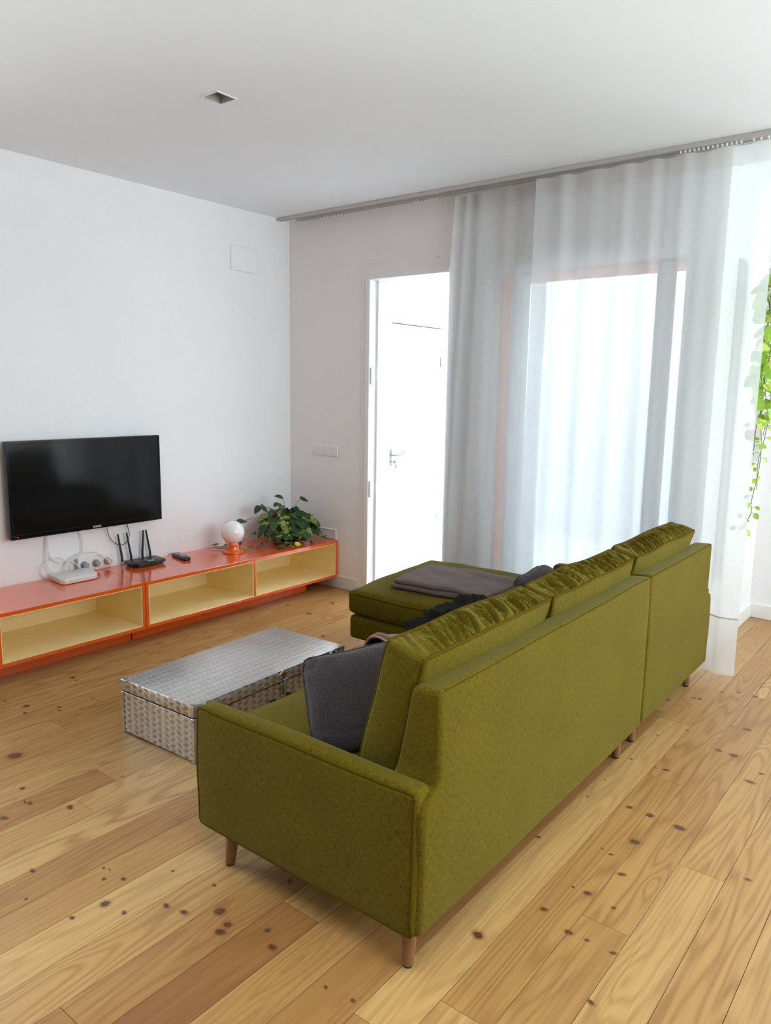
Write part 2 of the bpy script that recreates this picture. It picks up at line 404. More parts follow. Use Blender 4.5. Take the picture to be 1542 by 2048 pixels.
def smooth_path(pts, sub=6, closed=False):
    P = [Vector(p) for p in pts]; n = len(P); out = []
    rng = range(n if closed else n-1)
    for i in rng:
        g = (lambda j: P[j % n]) if closed else (lambda j: P[max(0, min(n-1, j))])
        p0, p1, p2, p3 = g(i-1), g(i), g(i+1), g(i+2)
        for k in range(sub):
            t = k/sub
            out.append(0.5*((2*p1)+(p2-p0)*t+(2*p0-5*p1+4*p2-p3)*t*t+(3*p1-p0-3*p2+p3)*t**3))
    if not closed: out.append(P[-1])
    return out

# a stuffed block: eight corners, rounded edges, bulged faces
class Soft:
    def __init__(s, corners, r=0.02, bulge=(0, 0, 0), n=(10, 10, 10), wrinkle=None, sag=None):
        s.c = [Vector(c) for c in corners]      # order: x0y0z0 x1y0z0 x0y1z0 x1y1z0 then z1
        s.r = r; s.b = bulge; s.n = n; s.w = wrinkle; s.sag = sag
        c = s.c
        s.L = ((c[1]-c[0]).length/2+(c[7]-c[6]).length/2, (c[2]-c[0]).length/2+(c[7]-c[5]).length/2, (c[4]-c[0]).length/2+(c[7]-c[3]).length/2)
    def P(s, u, v, w):
        q = [u*s.L[0]/2, v*s.L[1]/2, w*s.L[2]/2]; inn = [max(-(l/2-s.r), min(l/2-s.r, a)) for a, l in zip(q, s.L)]
        d = Vector([a-b for a, b in zip(q, inn)])
        if d.length > 1e-9:
            m = max(abs(a) for a in d); d = d.normalized()*m
        q = [b+a for a, b in zip(d, inn)]
        bu, bv, bw = s.b
        e = lambda a: max(0.0, 1-a*a)
        if abs(u) > .999: q[0] += (1 if u > 0 else -1)*bu*(e(v)*e(w))**0.7
        if abs(v) > .999: q[1] += (1 if v > 0 else -1)*bv*(e(u)*e(w))**0.7
        if abs(w) > .999: q[2] += (1 if w > 0 else -1)*bw*(e(u)*e(v))**0.7
        U, V, W = [(a/(l/2)+1)/2 for a, l in zip(q, s.L)]
        c = s.c; lp = lambda a, b, t: a+(b-a)*t
        p = lp(lp(lp(c[0], c[1], U), lp(c[2], c[3], U), V), lp(lp(c[4], c[5], U), lp(c[6], c[7], U), V), W)
        if s.w: p = s.w(p, u, v, w)
        return p
    def _grid(s, n, L, r):
        # denser rows near the rounded edge
        k = [-1, -1+r*0.35/(L/2), -1+r*0.7/(L/2), -1+r/(L/2)]
        a, b = k[-1], -k[-1]
        mid = [a+(b-a)*i/n for i in range(1, n)]
        return k+mid+[-x for x in k[::-1]]
    def build(s, bm):
        gu, gv, gw = [s._grid(n, L, s.r) for n, L in zip(s.n, s.L)]
        cache = {}
        def vert(u, v, w):
            k = (round(u, 6), round(v, 6), round(w, 6))
            if k not in cache: cache[k] = bm.verts.new(s.P(u, v, w))
            return cache[k]
        for sgn in (-1, 1):
            for A, Bg, f in ((gv, gw, lambda a, b: (sgn, a, b)), (gu, gw, lambda a, b: (a, sgn, b)), (gu, gv, lambda a, b: (a, b, sgn))):
                for i in range(len(A)-1):
                    for j in range(len(Bg)-1):
                        bm.faces.new([vert(*f(*q)) for q in ((A[i], Bg[j]), (A[i+1], Bg[j]), (A[i+1], Bg[j+1]), (A[i], Bg[j+1]))])
        bmesh.ops.recalc_face_normals(bm, faces=bm.faces[:])
        return bm
    def edge_loop(s, axis, sgn, n=14, out=0.0, inset=0.0):
        """closed loop round the face axis=sgn, on the rounded edge"""
        k = 1-inset; pts = []
        seq = [(-k+2*k*i/n, -k) for i in range(n)]+[(k, -k+2*k*i/n) for i in range(n)]+[(k-2*k*i/n, k) for i in range(n)]+[(-k, k-2*k*i/n) for i in range(n)]
        for a, b in seq:
            t = [a, b]; t.insert(axis, sgn*0.9985)
            p = s.P(*t); cen = sum(s.c, Vector())/8
            pts.append(p+(p-cen).normalized()*out)
        return pts
def hexa(x0, x1, y0, y1, z0, z1):
    return [(x, y, z) for z in (z0, z1) for y in (y0, y1) for x in (x0, x1)]

# ================================================================ the setting
H = 2.502; DOOR = (0.697, 1.37, 2.092); WIN = (1.62, 2.69, 2.035)
def struct(name, bm, mat, **k):
    return tag(obj(name, bm, mat, smooth=k.pop('smooth', False), **k), kind='structure')
# floor boards: one mesh, each board its own faces carrying a board colour and grain offset
PW = 0.1306; X0 = 1.630
def floor():
    bm = B(); uvl = bm.loops.layers.uv.verify(); ca = bm.loops.layers.float_color.new('plank')
    known = {12: -2.08, 11: -1.217, 13: -1.69, 10: -0.69, 0: -2.633, 6: -3.115, 7: -2.548, -5: -2.373}
    TF = {(7, -2.548): -0.12, (12, -2.08): 0.30, (11, -1.217): 0.30, (0, -2.633): 0.75}
    rr = random.Random(11)
    for i in range(-13, 35):
        xa, xb = X0+PW*i+0.0008, X0+PW*(i+1)-0.0008
        ys = []; y = known.get(i, rr.uniform(-2.4, -0.6))
        a = y
        while a > -6.6: ys.append(a); a -= rr.uniform(1.25, 2.3)
        a = y+rr.uniform(1.25, 2.2)
        while a < 1.3: ys.append(a); a += rr.uniform(1.2, 2.2)
        ymax = 0.12 if xb < 2.80 else 1.25
        ys = sorted([-6.6]+[v for v in ys if v < ymax-0.15]+[ymax])
        for ya, yb in zip(ys, ys[1:]):
            tone, seed, hue, off = rr.random(), rr.random(), rr.random(), rr.uniform(0, 40)
            if i < -2: tone = 0.35+0.5*tone
            for (fi, fy), tv in TF.items():
                if fi == i and (abs(fy-yb) < 0.01): tone = tv
            ya2, yb2 = ya+0.0006, yb-0.0006
            e = 0.0002
            o = [bm.verts.new(p) for p in ((xa, ya2, -e), (xb, ya2, -e), (xb, yb2, -e), (xa, yb2, -e))]
            t = [bm.verts.new(p) for p in ((xa+e, ya2+e, 0), (xb-e, ya2+e, 0), (xb-e, yb2-e, 0), (xa+e, yb2-e, 0))]
            d = [bm.verts.new((v.co.x, v.co.y, -0.012)) for v in o]
            fs = [bm.faces.new(t)]
            for k in range(4):
                fs.append(bm.faces.new((o[k], o[(k+1) % 4], t[(k+1) % 4], t[k])))
                fs.append(bm.faces.new((d[k], d[(k+1) % 4], o[(k+1) % 4], o[k])))
            for f in fs:
                for l in f.loops:
                    l[uvl].uv = (l.vert.co.y+off, l.vert.co.x-xa+seed*3)
                    l[ca] = (tone, seed, hue, 1)
    # dark bed under the joints
    vs = [bm.verts.new(p) for p in ((-0.1, -6.7, -0.008), (6.1, -6.7, -0.008), (6.1, 1.3, -0.008), (2.8, 1.3, -0.008), (2.8, 0.12, -0.008), (-0.1, 0.12, -0.008))]
    bm.faces.new(vs).material_index = 2
    # knots where the boards carry them: (x, y, size)
    KN = [(1.431,-2.711,0.015),(1.543,-2.742,0.016),(1.521,-2.748,0.013),(1.563,-2.837,0.025),(1.667,-2.670,0.023),(1.896,-2.913,0.018),(2.040,-2.777,0.010),(2.062,-2.771,0.006),(2.086,-2.804,0.011),(2.128,-2.769,0.014),(2.205,-2.659,0.009),(2.347,-2.625,0.011),(2.316,-2.761,0.020),(2.373,-2.747,0.020),(2.183,-2.860,0.021),(2.253,-2.848,0.013),(2.165,-2.945,0.013),(2.444,-2.684,0.024),(2.450,-2.457,0.007),(2.498,-2.478,0.016),(2.594,-2.653,0.013),(2.506,-2.735,0.025),(2.499,-2.705,0.018),(2.648,-2.687,0.020),(2.838,-2.697,0.010),(2.912,-2.686,0.011),(2.000,-2.984,0.008),(0.655,-2.403,0.013),(0.773,-2.367,0.023),(0.838,-2.406,0.017),(0.889,-2.282,0.015),(0.924,-2.300,0.013),(0.917,-2.139,0.009),(0.952,-2.138,0.009),(0.668,-2.075,0.012),(0.619,-2.067,0.019),(1.180,-2.615,0.041),(1.621,-2.446,0.005),(3.076,-1.150,0.009),(3.112,-1.140,0.021),(2.963,-1.504,0.009),(2.964,-1.353,0.005),(3.101,-1.479,0.017),(3.172,-1.483,0.020),(3.271,-1.495,0.029),(3.188,-1.663,0.025),(3.122,-1.761,0.008),(3.155,-1.773,0.012),(3.216,-1.846,0.020),(3.131,-1.989,0.006),(3.174,-1.989,0.018),(3.254,-2.001,0.010),(3.200,-2.166,0.018),(3.248,-2.163,0.010),(3.023,-2.323,0.026),(2.942,-1.832,0.014),(3.376,-1.032,0.029),(3.395,-0.942,0.015),(3.507,-1.636,0.016),(3.318,-2.164,0.014),(3.337,-2.346,0.016),(3.110,-2.127,0.016),(2.904,-0.479,0.014),(2.990,-0.376,0.014),(3.013,-0.371,0.014),(3.069,-0.218,0.012),(3.131,-0.173,0.017),(3.071,-0.745,0.011),(2.990,-0.873,0.006),(2.980,-1.140,0.006),(3.204,-0.584,0.011),(3.260,-0.574,0.025),(3.221,-0.848,0.020),(3.277,-0.855,0.024),(3.202,-0.174,0.019),(0.686,-0.307,0.026),(0.714,-0.329,0.019),(0.741,-0.583,0.031),(0.510,-0.538,0.019),(0.544,-0.878,0.015),(1.102,-0.841,0.028),(1.301,-0.771,0.011)]
    rk = random.Random(3)
    for _ in range(150):
        KN.append((rk.uniform(0.5, 5.8), rk.uniform(-6.3, -3.0), rk.uniform(0.006, 0.02)))
    for _ in range(45):
        KN.append((rk.uniform(3.4, 5.8), rk.uniform(-3.0, 1.0), rk.uniform(0.006, 0.02)))
    for x, y, w in KN:
        w = max(w, 0.008); a = rk.uniform(-0.5, 0.5); s = w*1.25; t = s*rk.uniform(0.5, 1.0); sd = rk.random()
        c, sn = math.cos(a), math.sin(a)
        vs = [bm.verts.new((x+u*s*c-v*t*sn, y+u*s*sn+v*t*c, 0.0004+0.0002*sd)) for u, v in ((-1, -1), (1, -1), (1, 1), (-1, 1))]
        f = bm.faces.new(vs); f.material_index = 1
        for l, uv in zip(f.loops, ((-1, -1), (1, -1), (1, 1), (-1, 1))): l[uvl].uv = uv; l[ca] = (sd, sd, sd, 1)
    return struct('floor', bm, [M['floor'], M['knot'], M['gap']], uv=False)
floor()
ADDED_SKYLIGHT = (2.9, 4.5, -4.2, -2.95)      # added skylight opening, out of view, to brighten upward surfaces
def hole(bm, a, h):
    x0, x1, y0, y1 = a
    if x1 <= h[0] or x0 >= h[1] or y1 <= h[2] or y0 >= h[3]: add_box(bm, x0, x1, y0, y1, H, H+0.12); return
    ya, yb = max(y0, h[2]), min(y1, h[3])
    if y0 < ya: add_box(bm, x0, x1, y0, ya, H, H+0.12)
    if yb < y1: add_box(bm, x0, x1, yb, y1, H, H+0.12)
    if x0 < h[0]: add_box(bm, x0, h[0], ya, yb, H, H+0.12)
    if x1 > h[1]: add_box(bm, h[1], x1, ya, yb, H, H+0.12)
bm = B(); S = 0.045; lx, ly = 1.386, -1.752
for a in ((-0.2, 6.2, -6.8, ly-S), (-0.2, lx-S, ly-S, ly+S), (lx+S, 6.2, ly-S, ly+S), (-0.2, 6.2, ly+S, 0.2), (2.70, 6.2, 0.2, 1.39)):
    hole(bm, a, ADDED_SKYLIGHT)
struct('ceiling', bm, M['ceil'])
bm = B()
for a in ((ADDED_SKYLIGHT[0]-0.03, ADDED_SKYLIGHT[0], ADDED_SKYLIGHT[2]-0.03, ADDED_SKYLIGHT[3]+0.03), (ADDED_SKYLIGHT[1], ADDED_SKYLIGHT[1]+0.03, ADDED_SKYLIGHT[2]-0.03, ADDED_SKYLIGHT[3]+0.03), (ADDED_SKYLIGHT[0], ADDED_SKYLIGHT[1], ADDED_SKYLIGHT[2]-0.03, ADDED_SKYLIGHT[2]), (ADDED_SKYLIGHT[0], ADDED_SKYLIGHT[1], ADDED_SKYLIGHT[3], ADDED_SKYLIGHT[3]+0.03)):
    add_box(bm, *a, H+0.12, H+0.16)
w7 = struct('added_window_7', bm, M['trim'])  # surround of the skylight added for fill light
bm = B(); add_box(bm, ADDED_SKYLIGHT[0]-0.02, ADDED_SKYLIGHT[1]+0.02, ADDED_SKYLIGHT[2]-0.02, ADDED_SKYLIGHT[3]+0.02, H+0.162, H+0.166); obj('pane', bm, M['glass'], w7)
LW = (-3.95, -2.62, 0.1, 2.3)
bm = B(); add_box(bm, -0.2, 0, LW[1], 0.2, -0.02, H+0.02); add_box(bm, -0.2, 0, -6.8, LW[0], -0.02, H+0.02)
add_box(bm, -0.2, 0, LW[0], LW[1], -0.02, LW[2]); add_box(bm, -0.2, 0, LW[0], LW[1], LW[3], H+0.02); struct('wall_left', bm, M['wall'])
bm = B(); x1, x2, zd = DOOR; w1, w2, zw = WIN
add_box(bm, 0, x1, 0, 0.2, -0.02, H); add_box(bm, x1, x2, 0, 0.2, zd, H)
add_box(bm, x2, w1, 0, 0.2, -0.02, H); add_box(bm, w1, w2, 0, 0.2, zw, H)
add_box(bm, w2, 2.70, 0, 0.2, -0.02, H)
struct('wall_far', bm, M['wall_far'])
bm = B()   # side wall of the light well, two tall openings
add_box(bm, 2.70, 2.86, 0, 0.20, -0.02, H); add_box(bm, 2.70, 2.86, 0.20, 0.47, 2.075, H); add_box(bm, 2.70, 2.86, 0.20, 0.47, -0.02, 0.35)
add_box(bm, 2.70, 2.86, 0.47, 0.81, -0.02, H); add_box(bm, 2.70, 2.86, 0.81, 1.10, 2.32, H); add_box(bm, 2.70, 2.86, 0.81, 1.10, -0.02, 0.95)
add_box(bm, 2.70, 2.86, 1.10, 1.39, -0.02, H)
struct('wall_side', bm, M['wall'])
bm = B(); EW = (3.75, 5.9, 0.1, 2.4)
add_box(bm, 2.86, EW[0], 1.19, 1.39, -0.02, H); add_box(bm, EW[1], 6.2, 1.19, 1.39, -0.02, H)
add_box(bm, EW[0], EW[1], 1.19, 1.39, -0.02, EW[2]); add_box(bm, EW[0], EW[1], 1.19, 1.39, EW[3], H)
struct('wall_end', bm, M['wall'])
bm = B(); RW = (-3.0, 0.9, 0.7, 2.4)
add_box(bm, 6.0, 6.2, -6.8, RW[0], -0.02, H); add_box(bm, 6.0, 6.2, RW[1], 1.19, -0.02, H)
add_box(bm, 6.0, 6.2, RW[0], RW[1], -0.02, RW[2]); add_box(bm, 6.0, 6.2, RW[0], RW[1], RW[3], H)
struct('wall_right', bm, M['wall'])
bm = B(); add_box(bm, 0, 6.0, -6.8, -6.6, -0.02, H); struct('wall_back', bm, M['back'])
# baseboards
bm = B(); add_box(bm, 0, 0.655, -0.014, 0, 0, 0.09, 0.003, 1); struct('baseboard_far', bm, M['trim'])
bm = B(); add_box(bm, 2.86, 2.874, 0.2, 1.19, 0, 0.09, 0.003, 1); add_box(bm, 2.874, 6.0, 1.176, 1.19, 0, 0.09, 0.003, 1)
struct('baseboard_right', bm, M['trim'])
bm = B(); add_box(bm, 0, 0.012, -6.6, -3.2, 0, 0.09, 0.003, 1); struct('baseboard_left', bm, M['trim'])

# door_1: white door lining of the opening beside the curtain
bm = B()
add_box(bm, x1, x1+0.035, -0.012, 0.2, 0, zd, 0.003, 1); add_box(bm, x2-0.035, x2, -0.012, 0.2, 0, zd, 0.003, 1)
add_box(bm, x1+0.035, x2-0.035, -0.012, 0.2, zd-0.03, zd, 0.003, 1)
add_box(bm, x1+0.035, x1+0.05, 0.06, 0.2, 0, zd-0.03); add_box(bm, x1, x1+0.62, -0.0, 0.2, -0.015, 0.004)
d1 = struct('door_1', bm, M['trim'])
for z in (1.46, 0.72):
    bm = B(); add_box(bm, x1+0.0345, x1+0.038, 0.005, 0.035, z-0.05, z+0.05); add_tube(bm, [(x1+0.044, 0.003, z-0.055), (x1+0.044, 0.003, z+0.055)], 0.006, 8)
    obj('hinge', bm, M['trim'], d1)
# trim_1: plaster strip at the lining edge (raw edge between wall and lining)
bm = B(); add_box(bm, 0.662, x1, -0.004, 0.0, 0, zd+0.03); add_box(bm, x1, x2+0.03, -0.004, 0.0, zd, zd+0.03); struct('trim_1', bm, M['wall_far'])

# window_1: glazed door behind the curtain, grey frame in a terracotta reveal
bm = B(); t = 0.006
add_box(bm, w1, w1+t, 0.1, 0.2, 0, zw); add_box(bm, w2-t, w2, 0.1, 0.2, 0, zw); add_box(bm, w1+t, w2-t, 0.1, 0.2, zw-t, zw)
add_box(bm, w1-0.04, w1+t, 0.2, 0.24, 0, zw+0.05); add_box(bm, w2-t, 2.699, 0.2, 0.30, 0, zw+0.05); add_box(bm, w1+t, w2-t, 0.2, 0.46, zw-t, zw+0.05)
win = struct('window_1', bm, M['terracotta'])
bm = B(); fy0, fy1 = 0.09, 0.15
for a, b in ((1.69, 1.785), (2.52, 2.60)): add_box(bm, a, b, fy0, fy1, 0.0, zw-0.007, 0.004, 1)
add_box(bm, 1.785, 2.52, fy0, fy1, 0.0, 0.08, 0.004, 1)
obj('window_frame', bm, M['frame'], win)
bm = B(); add_box(bm, 1.626, 2.684, 0.118, 0.122, 0.0, zw-0.006); obj('pane', bm, M['glass'], win)
# window_2 / window_3: side openings of the light well
def side_window(name, ya, yb, za, zb, bars=()):
    bm = B(); f = 0.035
    add_box(bm, 2.76, 2.865, ya, ya+f, za, zb, 0.003, 1); add_box(bm, 2.76, 2.865, yb-f, yb, za, zb, 0.003, 1)
    add_box(bm, 2.76, 2.865, ya+f, yb-f, za, za+f, 0.003, 1); add_box(bm, 2.76, 2.865, ya+f, yb-f, zb-f, zb, 0.003, 1)
    for z in bars: add_box(bm, 2.76, 2.865, ya+f, yb-f, z-0.015, z+0.015, 0.003, 1)
    w = struct(name, bm, M['trim'])
    bm = B(); add_box(bm, 2.80, 2.804, ya+f, yb-f, za+f, zb-f); obj('pane', bm, M['glass'], w)
side_window('window_2', 0.20, 0.47, 0.35, 2.075)
side_window('window_3', 0.81, 1.10, 0.95, 2.32, (2.09,))
# added_window_4 / added_window_5: unseen windows, added for more daylight indoors
bm = B()
xs = [EW[0], (EW[0]+EW[1])/2, EW[1]]
for a in (xs[0], xs[1]-0.03, xs[2]-0.06): add_box(bm, a, a+0.06, 1.26, 1.32, EW[2], EW[3], 0.004, 1)
for a, b in ((xs[0]+0.06, xs[1]-0.03), (xs[1]+0.03, xs[2]-0.06)):
    for z in (EW[2], EW[3]-0.06): add_box(bm, a, b, 1.26, 1.32, z, z+0.06, 0.004, 1)
w4 = struct('added_window_4', bm, M['trim'])
bm = B(); add_box(bm, EW[0]+0.01, EW[1]-0.01, 1.288, 1.292, EW[2]+0.01, EW[3]-0.01); obj('pane', bm, M['glass'], w4)
bm = B()
for a in (RW[0], -1.73, RW[1]-0.06): add_box(bm, 6.07, 6.13, a, a+0.06, RW[2], RW[3], 0.004, 1)
for a, b in ((RW[0]+0.06, -1.73), (-0.37, RW[1]-0.06)):
    for z in (RW[2], RW[3]-0.06): add_box(bm, 6.07, 6.13, a, b, z, z+0.06, 0.004, 1)
w5 = struct('added_window_5', bm, M['trim'])
bm = B(); add_box(bm, 6.098, 6.102, RW[0]+0.01, RW[1]-0.01, RW[2]+0.01, RW[3]-0.01); obj('pane', bm, M['glass'], w5)

bm = B()
for a in (LW[0], -3.19, LW[1]-0.06): add_box(bm, -0.13, -0.07, a, a+0.06, LW[2], LW[3], 0.004, 1)
for a, b in ((LW[0]+0.06, -3.19), (-3.13, LW[1]-0.06)):
    for z in (LW[2], LW[3]-0.06): add_box(bm, -0.13, -0.07, a, b, z, z+0.06, 0.004, 1)
w6 = struct('added_window_6', bm, M['trim'])  # out-of-view left window, added to brighten floor and sofa seat
bm = B(); add_box(bm, -0.102, -0.098, LW[0]+0.01, LW[1]-0.01, LW[2]+0.01, LW[3]-0.01); obj('pane', bm, M['glass'], w6)
# the light well outside
bm = B()
add_box(bm, 0.15, 0.35, 0.2, 3.2, -0.02, 4.5)           # wall carrying the small door
add_box(bm, 0.35, 2.70, 3.0, 3.2, -0.02, 4.5)
add_box(bm, 2.70, 2.86, 1.39, 3.2, -0.02, 4.5)
add_box(bm, 0.15, 2.86, 0.0, 0.2, H+0.12, 4.5); add_box(bm, 2.70, 2.86, 0.2, 1.39, H+0.12, 4.5)
struct('wall_patio', bm, M['patio'])
bm = B(); add_box(bm, 0.35, 2.70, 0.2, 3.0, -0.1, -0.015); struct('trim_2', bm, M['patio'])
# door_2: small white door with lever handle in the patio wall
bm = B(); add_box(bm, 0.352, 0.366, 0.618, 1.345, 0.0, 1.858, 0.002, 1)
d2 = struct('door_2', bm, M['trim'])
bm = B(); add_box(bm, 0.350, 0.352, 0.606, 1.357, 0.0, 1.868); obj('door_gap', bm, M['gap'], d2)
hy, hz = 0.685, 0.885
bm = B(); add_box(bm, 0.366, 0.376, hy-0.016, hy+0.022, hz-0.085, hz+0.045, 0.004, 2); hp = obj('lock_plate', bm, M['steel'], d2)
bm = B(); add_tube(bm, smooth_path([(0.372, hy, hz), (0.41, hy, hz), (0.425, hy+0.02, hz), (0.425, hy+0.07, hz+0.006), (0.42, hy+0.12, hz+0.016), (0.405, hy+0.125, hz+0.018)], 5), 0.009, 10)
obj('door_handle', bm, M['steel'], d2)
for z in (1.60, 0.32):
    bm = B(); add_box(bm, 0.364, 0.374, 1.335, 1.352, z-0.04, z+0.04, 0.003, 1); obj('hinge', bm, M['steel'], d2)
k = thing('key_bunch', 'small brass keys hanging in the lock of the white door', 'keys', (0.376, hy+0.003, hz-0.052))
bm = B(); add_tube(bm, [(0, 0, 0), (0.03, 0, 0)], 0.003, 6); add_lathe(bm, [(0, -0.002), (0.012, -0.002), (0.012, 0.002), (0, 0.002)], 14, mtx=Matrix.Translation((0.04, 0, 0)) @ Matrix.Rotation(PI/2, 4, 'X')); obj('key', bm, M['brass'], k)
bm = B(); add_tube(bm, [(0.045, 0.011*math.cos(a), -0.012+0.011*math.sin(a)) for a in [2*PI*i/16 for i in range(16)]], 0.0015, 6, True); obj('key_ring', bm, M['steel'], k)
bm = B(); add_box(bm, 0.043, 0.047, 0.0, 0.022, -0.045, -0.02, 0.002, 1); add_box(bm, 0.044, 0.046, 0.010, 0.017, -0.078, -0.045); obj('key', bm, M['brass'], k)

# ================================================================ ceiling light, hatch, switches, sockets
t = thing('recessed_ceiling_light', 'square recessed light fitting set into the white ceiling', 'ceiling light', (lx, ly, H))
bm = B()
for a in ((-S-0.008, S+0.008, -S-0.008, -S), (-S-0.008, S+0.008, S, S+0.008), (-S-0.008, -S, -S, S), (S, S+0.008, -S, S)): add_box(bm, a[0], a[1], a[2], a[3], -0.003, 0.0)
obj('frame', bm, M['trim'], t, smooth=False)
bm = B()   # tapering grey baffle
q = [(-S, -S), (S, -S), (S, S), (-S, S)]; up = [(a*0.55, b*0.55) for a, b in q]
lo = [bm.verts.new((a, b, -0.002)) for a, b in q]; hi = [bm.verts.new((a, b, 0.07)) for a, b in up]
for i in range(4): bm.faces.new((lo[i], hi[i], hi[(i+1) % 4], lo[(i+1) % 4]))
bm.faces.new(hi); obj('baffle', bm, plain('grey_baffle', (0.33, 0.31, 0.30), 0.5), t, smooth=False)
bm = B(); add_lathe(bm, [(0, 0.062), (0.018, 0.062), (0.02, 0.07)], 20); obj('bulb', bm, M['grey_plastic'], t)

h = tag(None or (lambda bm: obj('access_panel', add_box(bm, 0.0, 0.004, -0.523, -0.300, 2.118, 2.268, 0.0015, 1), M['wall'], loc=(0, 0, 0)))(B()), 'flush white access panel high on the left wall', 'access panel')
bm = B()
for a in ((-0.526, -0.523, 2.115, 2.271), (-0.300, -0.297, 2.115, 2.271), (-0.523, -0.3, 2.268, 2.271), (-0.523, -0.3, 2.115, 2.118)): add_box(bm, 0.0, 0.001, *a)
obj('gap_line', bm, plain('hatch_gap', (0.66, 0.66, 0.67), 0.8), h)

def plate(name, label, cat, origin, axis, w, hgt, cells, kind):
    """wall plate lying on a wall: axis 'x' = on left wall (faces +x, runs along y), 'y' = on far wall (faces -y)"""
    t = thing(name, label, cat, origin)
    def put(nm_, a0, a1, z0, z1, d0, d1, mat, par=t, bev=0.0015):
        bm = B()
        if axis == 'x': add_box(bm, d0, d1, a0, a1, z0, z1, bev, 1)
        else: add_box(bm, a0, a1, -d1, -d0, z0, z1, bev, 1)
        return obj(nm_, bm, mat, par)
    put('plate', 0, w, 0, hgt, 0, 0.008, M['trim'])
    for i in range(cells):
        a = w*(i+0.5)/cells; c = min(w/cells, hgt)*0.36
        if kind == 'switch': put('rocker', a-c, a+c, hgt/2-c, hgt/2+c, 0.008, 0.012 if i else 0.010, M['white_plastic'])
        else:
            bm = B(); mt = Matrix.Translation((0.0085, a, hgt*0.40)) @ Matrix.Rotation(PI/2, 4, 'Y')
            add_lathe(bm, [(0.022, 0.0), (0.022, 0.003), (0.018, 0.003), (0.017, 0.0), (0, 0.0)], 24, mtx=mt); obj('socket', bm, M['grey_plastic'], t)
    return t
sw = plate('light_switch', 'white triple light switch on the wall left of the doorway', 'light switch', (0.232, 0, 0.918), 'y', 0.225, 0.075, 3, 'switch')
sk = plate('power_socket', 'white multi-gang socket plate behind the white box on the orange unit', 'socket', (0, -1.668, 0.345), 'x', 0.215, 0.078, 3, 'socket')
sk2 = thing('cable_box', 'white flush box on the wall behind the plant at the right cabinet end', 'wall box', (0.30, 0, 0.338))
bm = B(); add_box(bm, 0, 0.147, -0.006, 0, 0.002, 0.070, 0.002, 1); obj('plate', bm, M['wall'], sk2)
bm = B(); add_box(bm, 0.141, 0.149, -0.012, -0.0, 0.0, 0.073, 0.002, 1); add_box(bm, 0, 0.141, -0.012, -0.0, 0.066, 0.073, 0.002, 1); obj('rim', bm, M['trim'], sk2)
for y, mt in ((-1.63, M['grey_plastic']), (-1.56, M['grey_plastic']), (-1.487, M['beige_plug'])):
    lab = {-1.63: 'grey plug in the socket just behind the white box', -1.56: 'grey plug in the middle hole of the socket strip', -1.487: 'beige plug in the right end of the socket strip'}[y]
    bm = B(); add_lathe(bm, [(0, 0.028), (0.012, 0.028), (0.017, 0.022), (0.018, 0.0), (0, 0)], 20, mtx=Matrix.Translation((0.012, y, 0.376)) @ Matrix.Rotation(PI/2, 4, 'Y'))
    tag(obj('plug', bm, mt), lab, 'plug', 'plugs in the wall socket')

# ================================================================ curtain rail and curtains
t = thing('curtain_rail', 'double grey ceiling curtain rail running above the doorway and window', 'curtain rail', (0, -0.07, H))
bm = B(); add_box(bm, 0.02, 3.9, -0.055, -0.028, -0.022, 0, 0.002, 1); add_box(bm, 0.12, 3.9, 0.012, 0.040, -0.022, 0, 0.002, 1)
add_box(bm, 0.12, 3.9, -0.028, 0.012, -0.004, 0); obj('rail', bm, M['alu'], t)
bm = B(); add_box(bm, 0.03, 3.9, -0.045, -0.038, -0.0225, -0.021); add_box(bm, 0.13, 3.9, 0.022, 0.029, -0.0225, -0.021); obj('groove', bm, M['rail_dark'], t, smooth=False)
rg = random.Random(5)
gl = [(0.34, 0.024), (0.37, 0.024), (0.40, 0.024), (0.46, 0.024), (0.49, 0.024), (0.52, 0.024)]+[(1.10+0.022*i, 0.024) for i in range(8)]+[(2.66+0.02*i, -0.042) for i in range(14)]+[(2.97, -0.042), (3.0, -0.042), (3.03, -0.042)]
for x, y in gl:
    bm = B(); add_box(bm, x-0.004, x+0.004, y-0.006, y+0.006, -0.034, -0.0225, 0.002, 1); obj('glider', bm, M['white_plastic'], t)

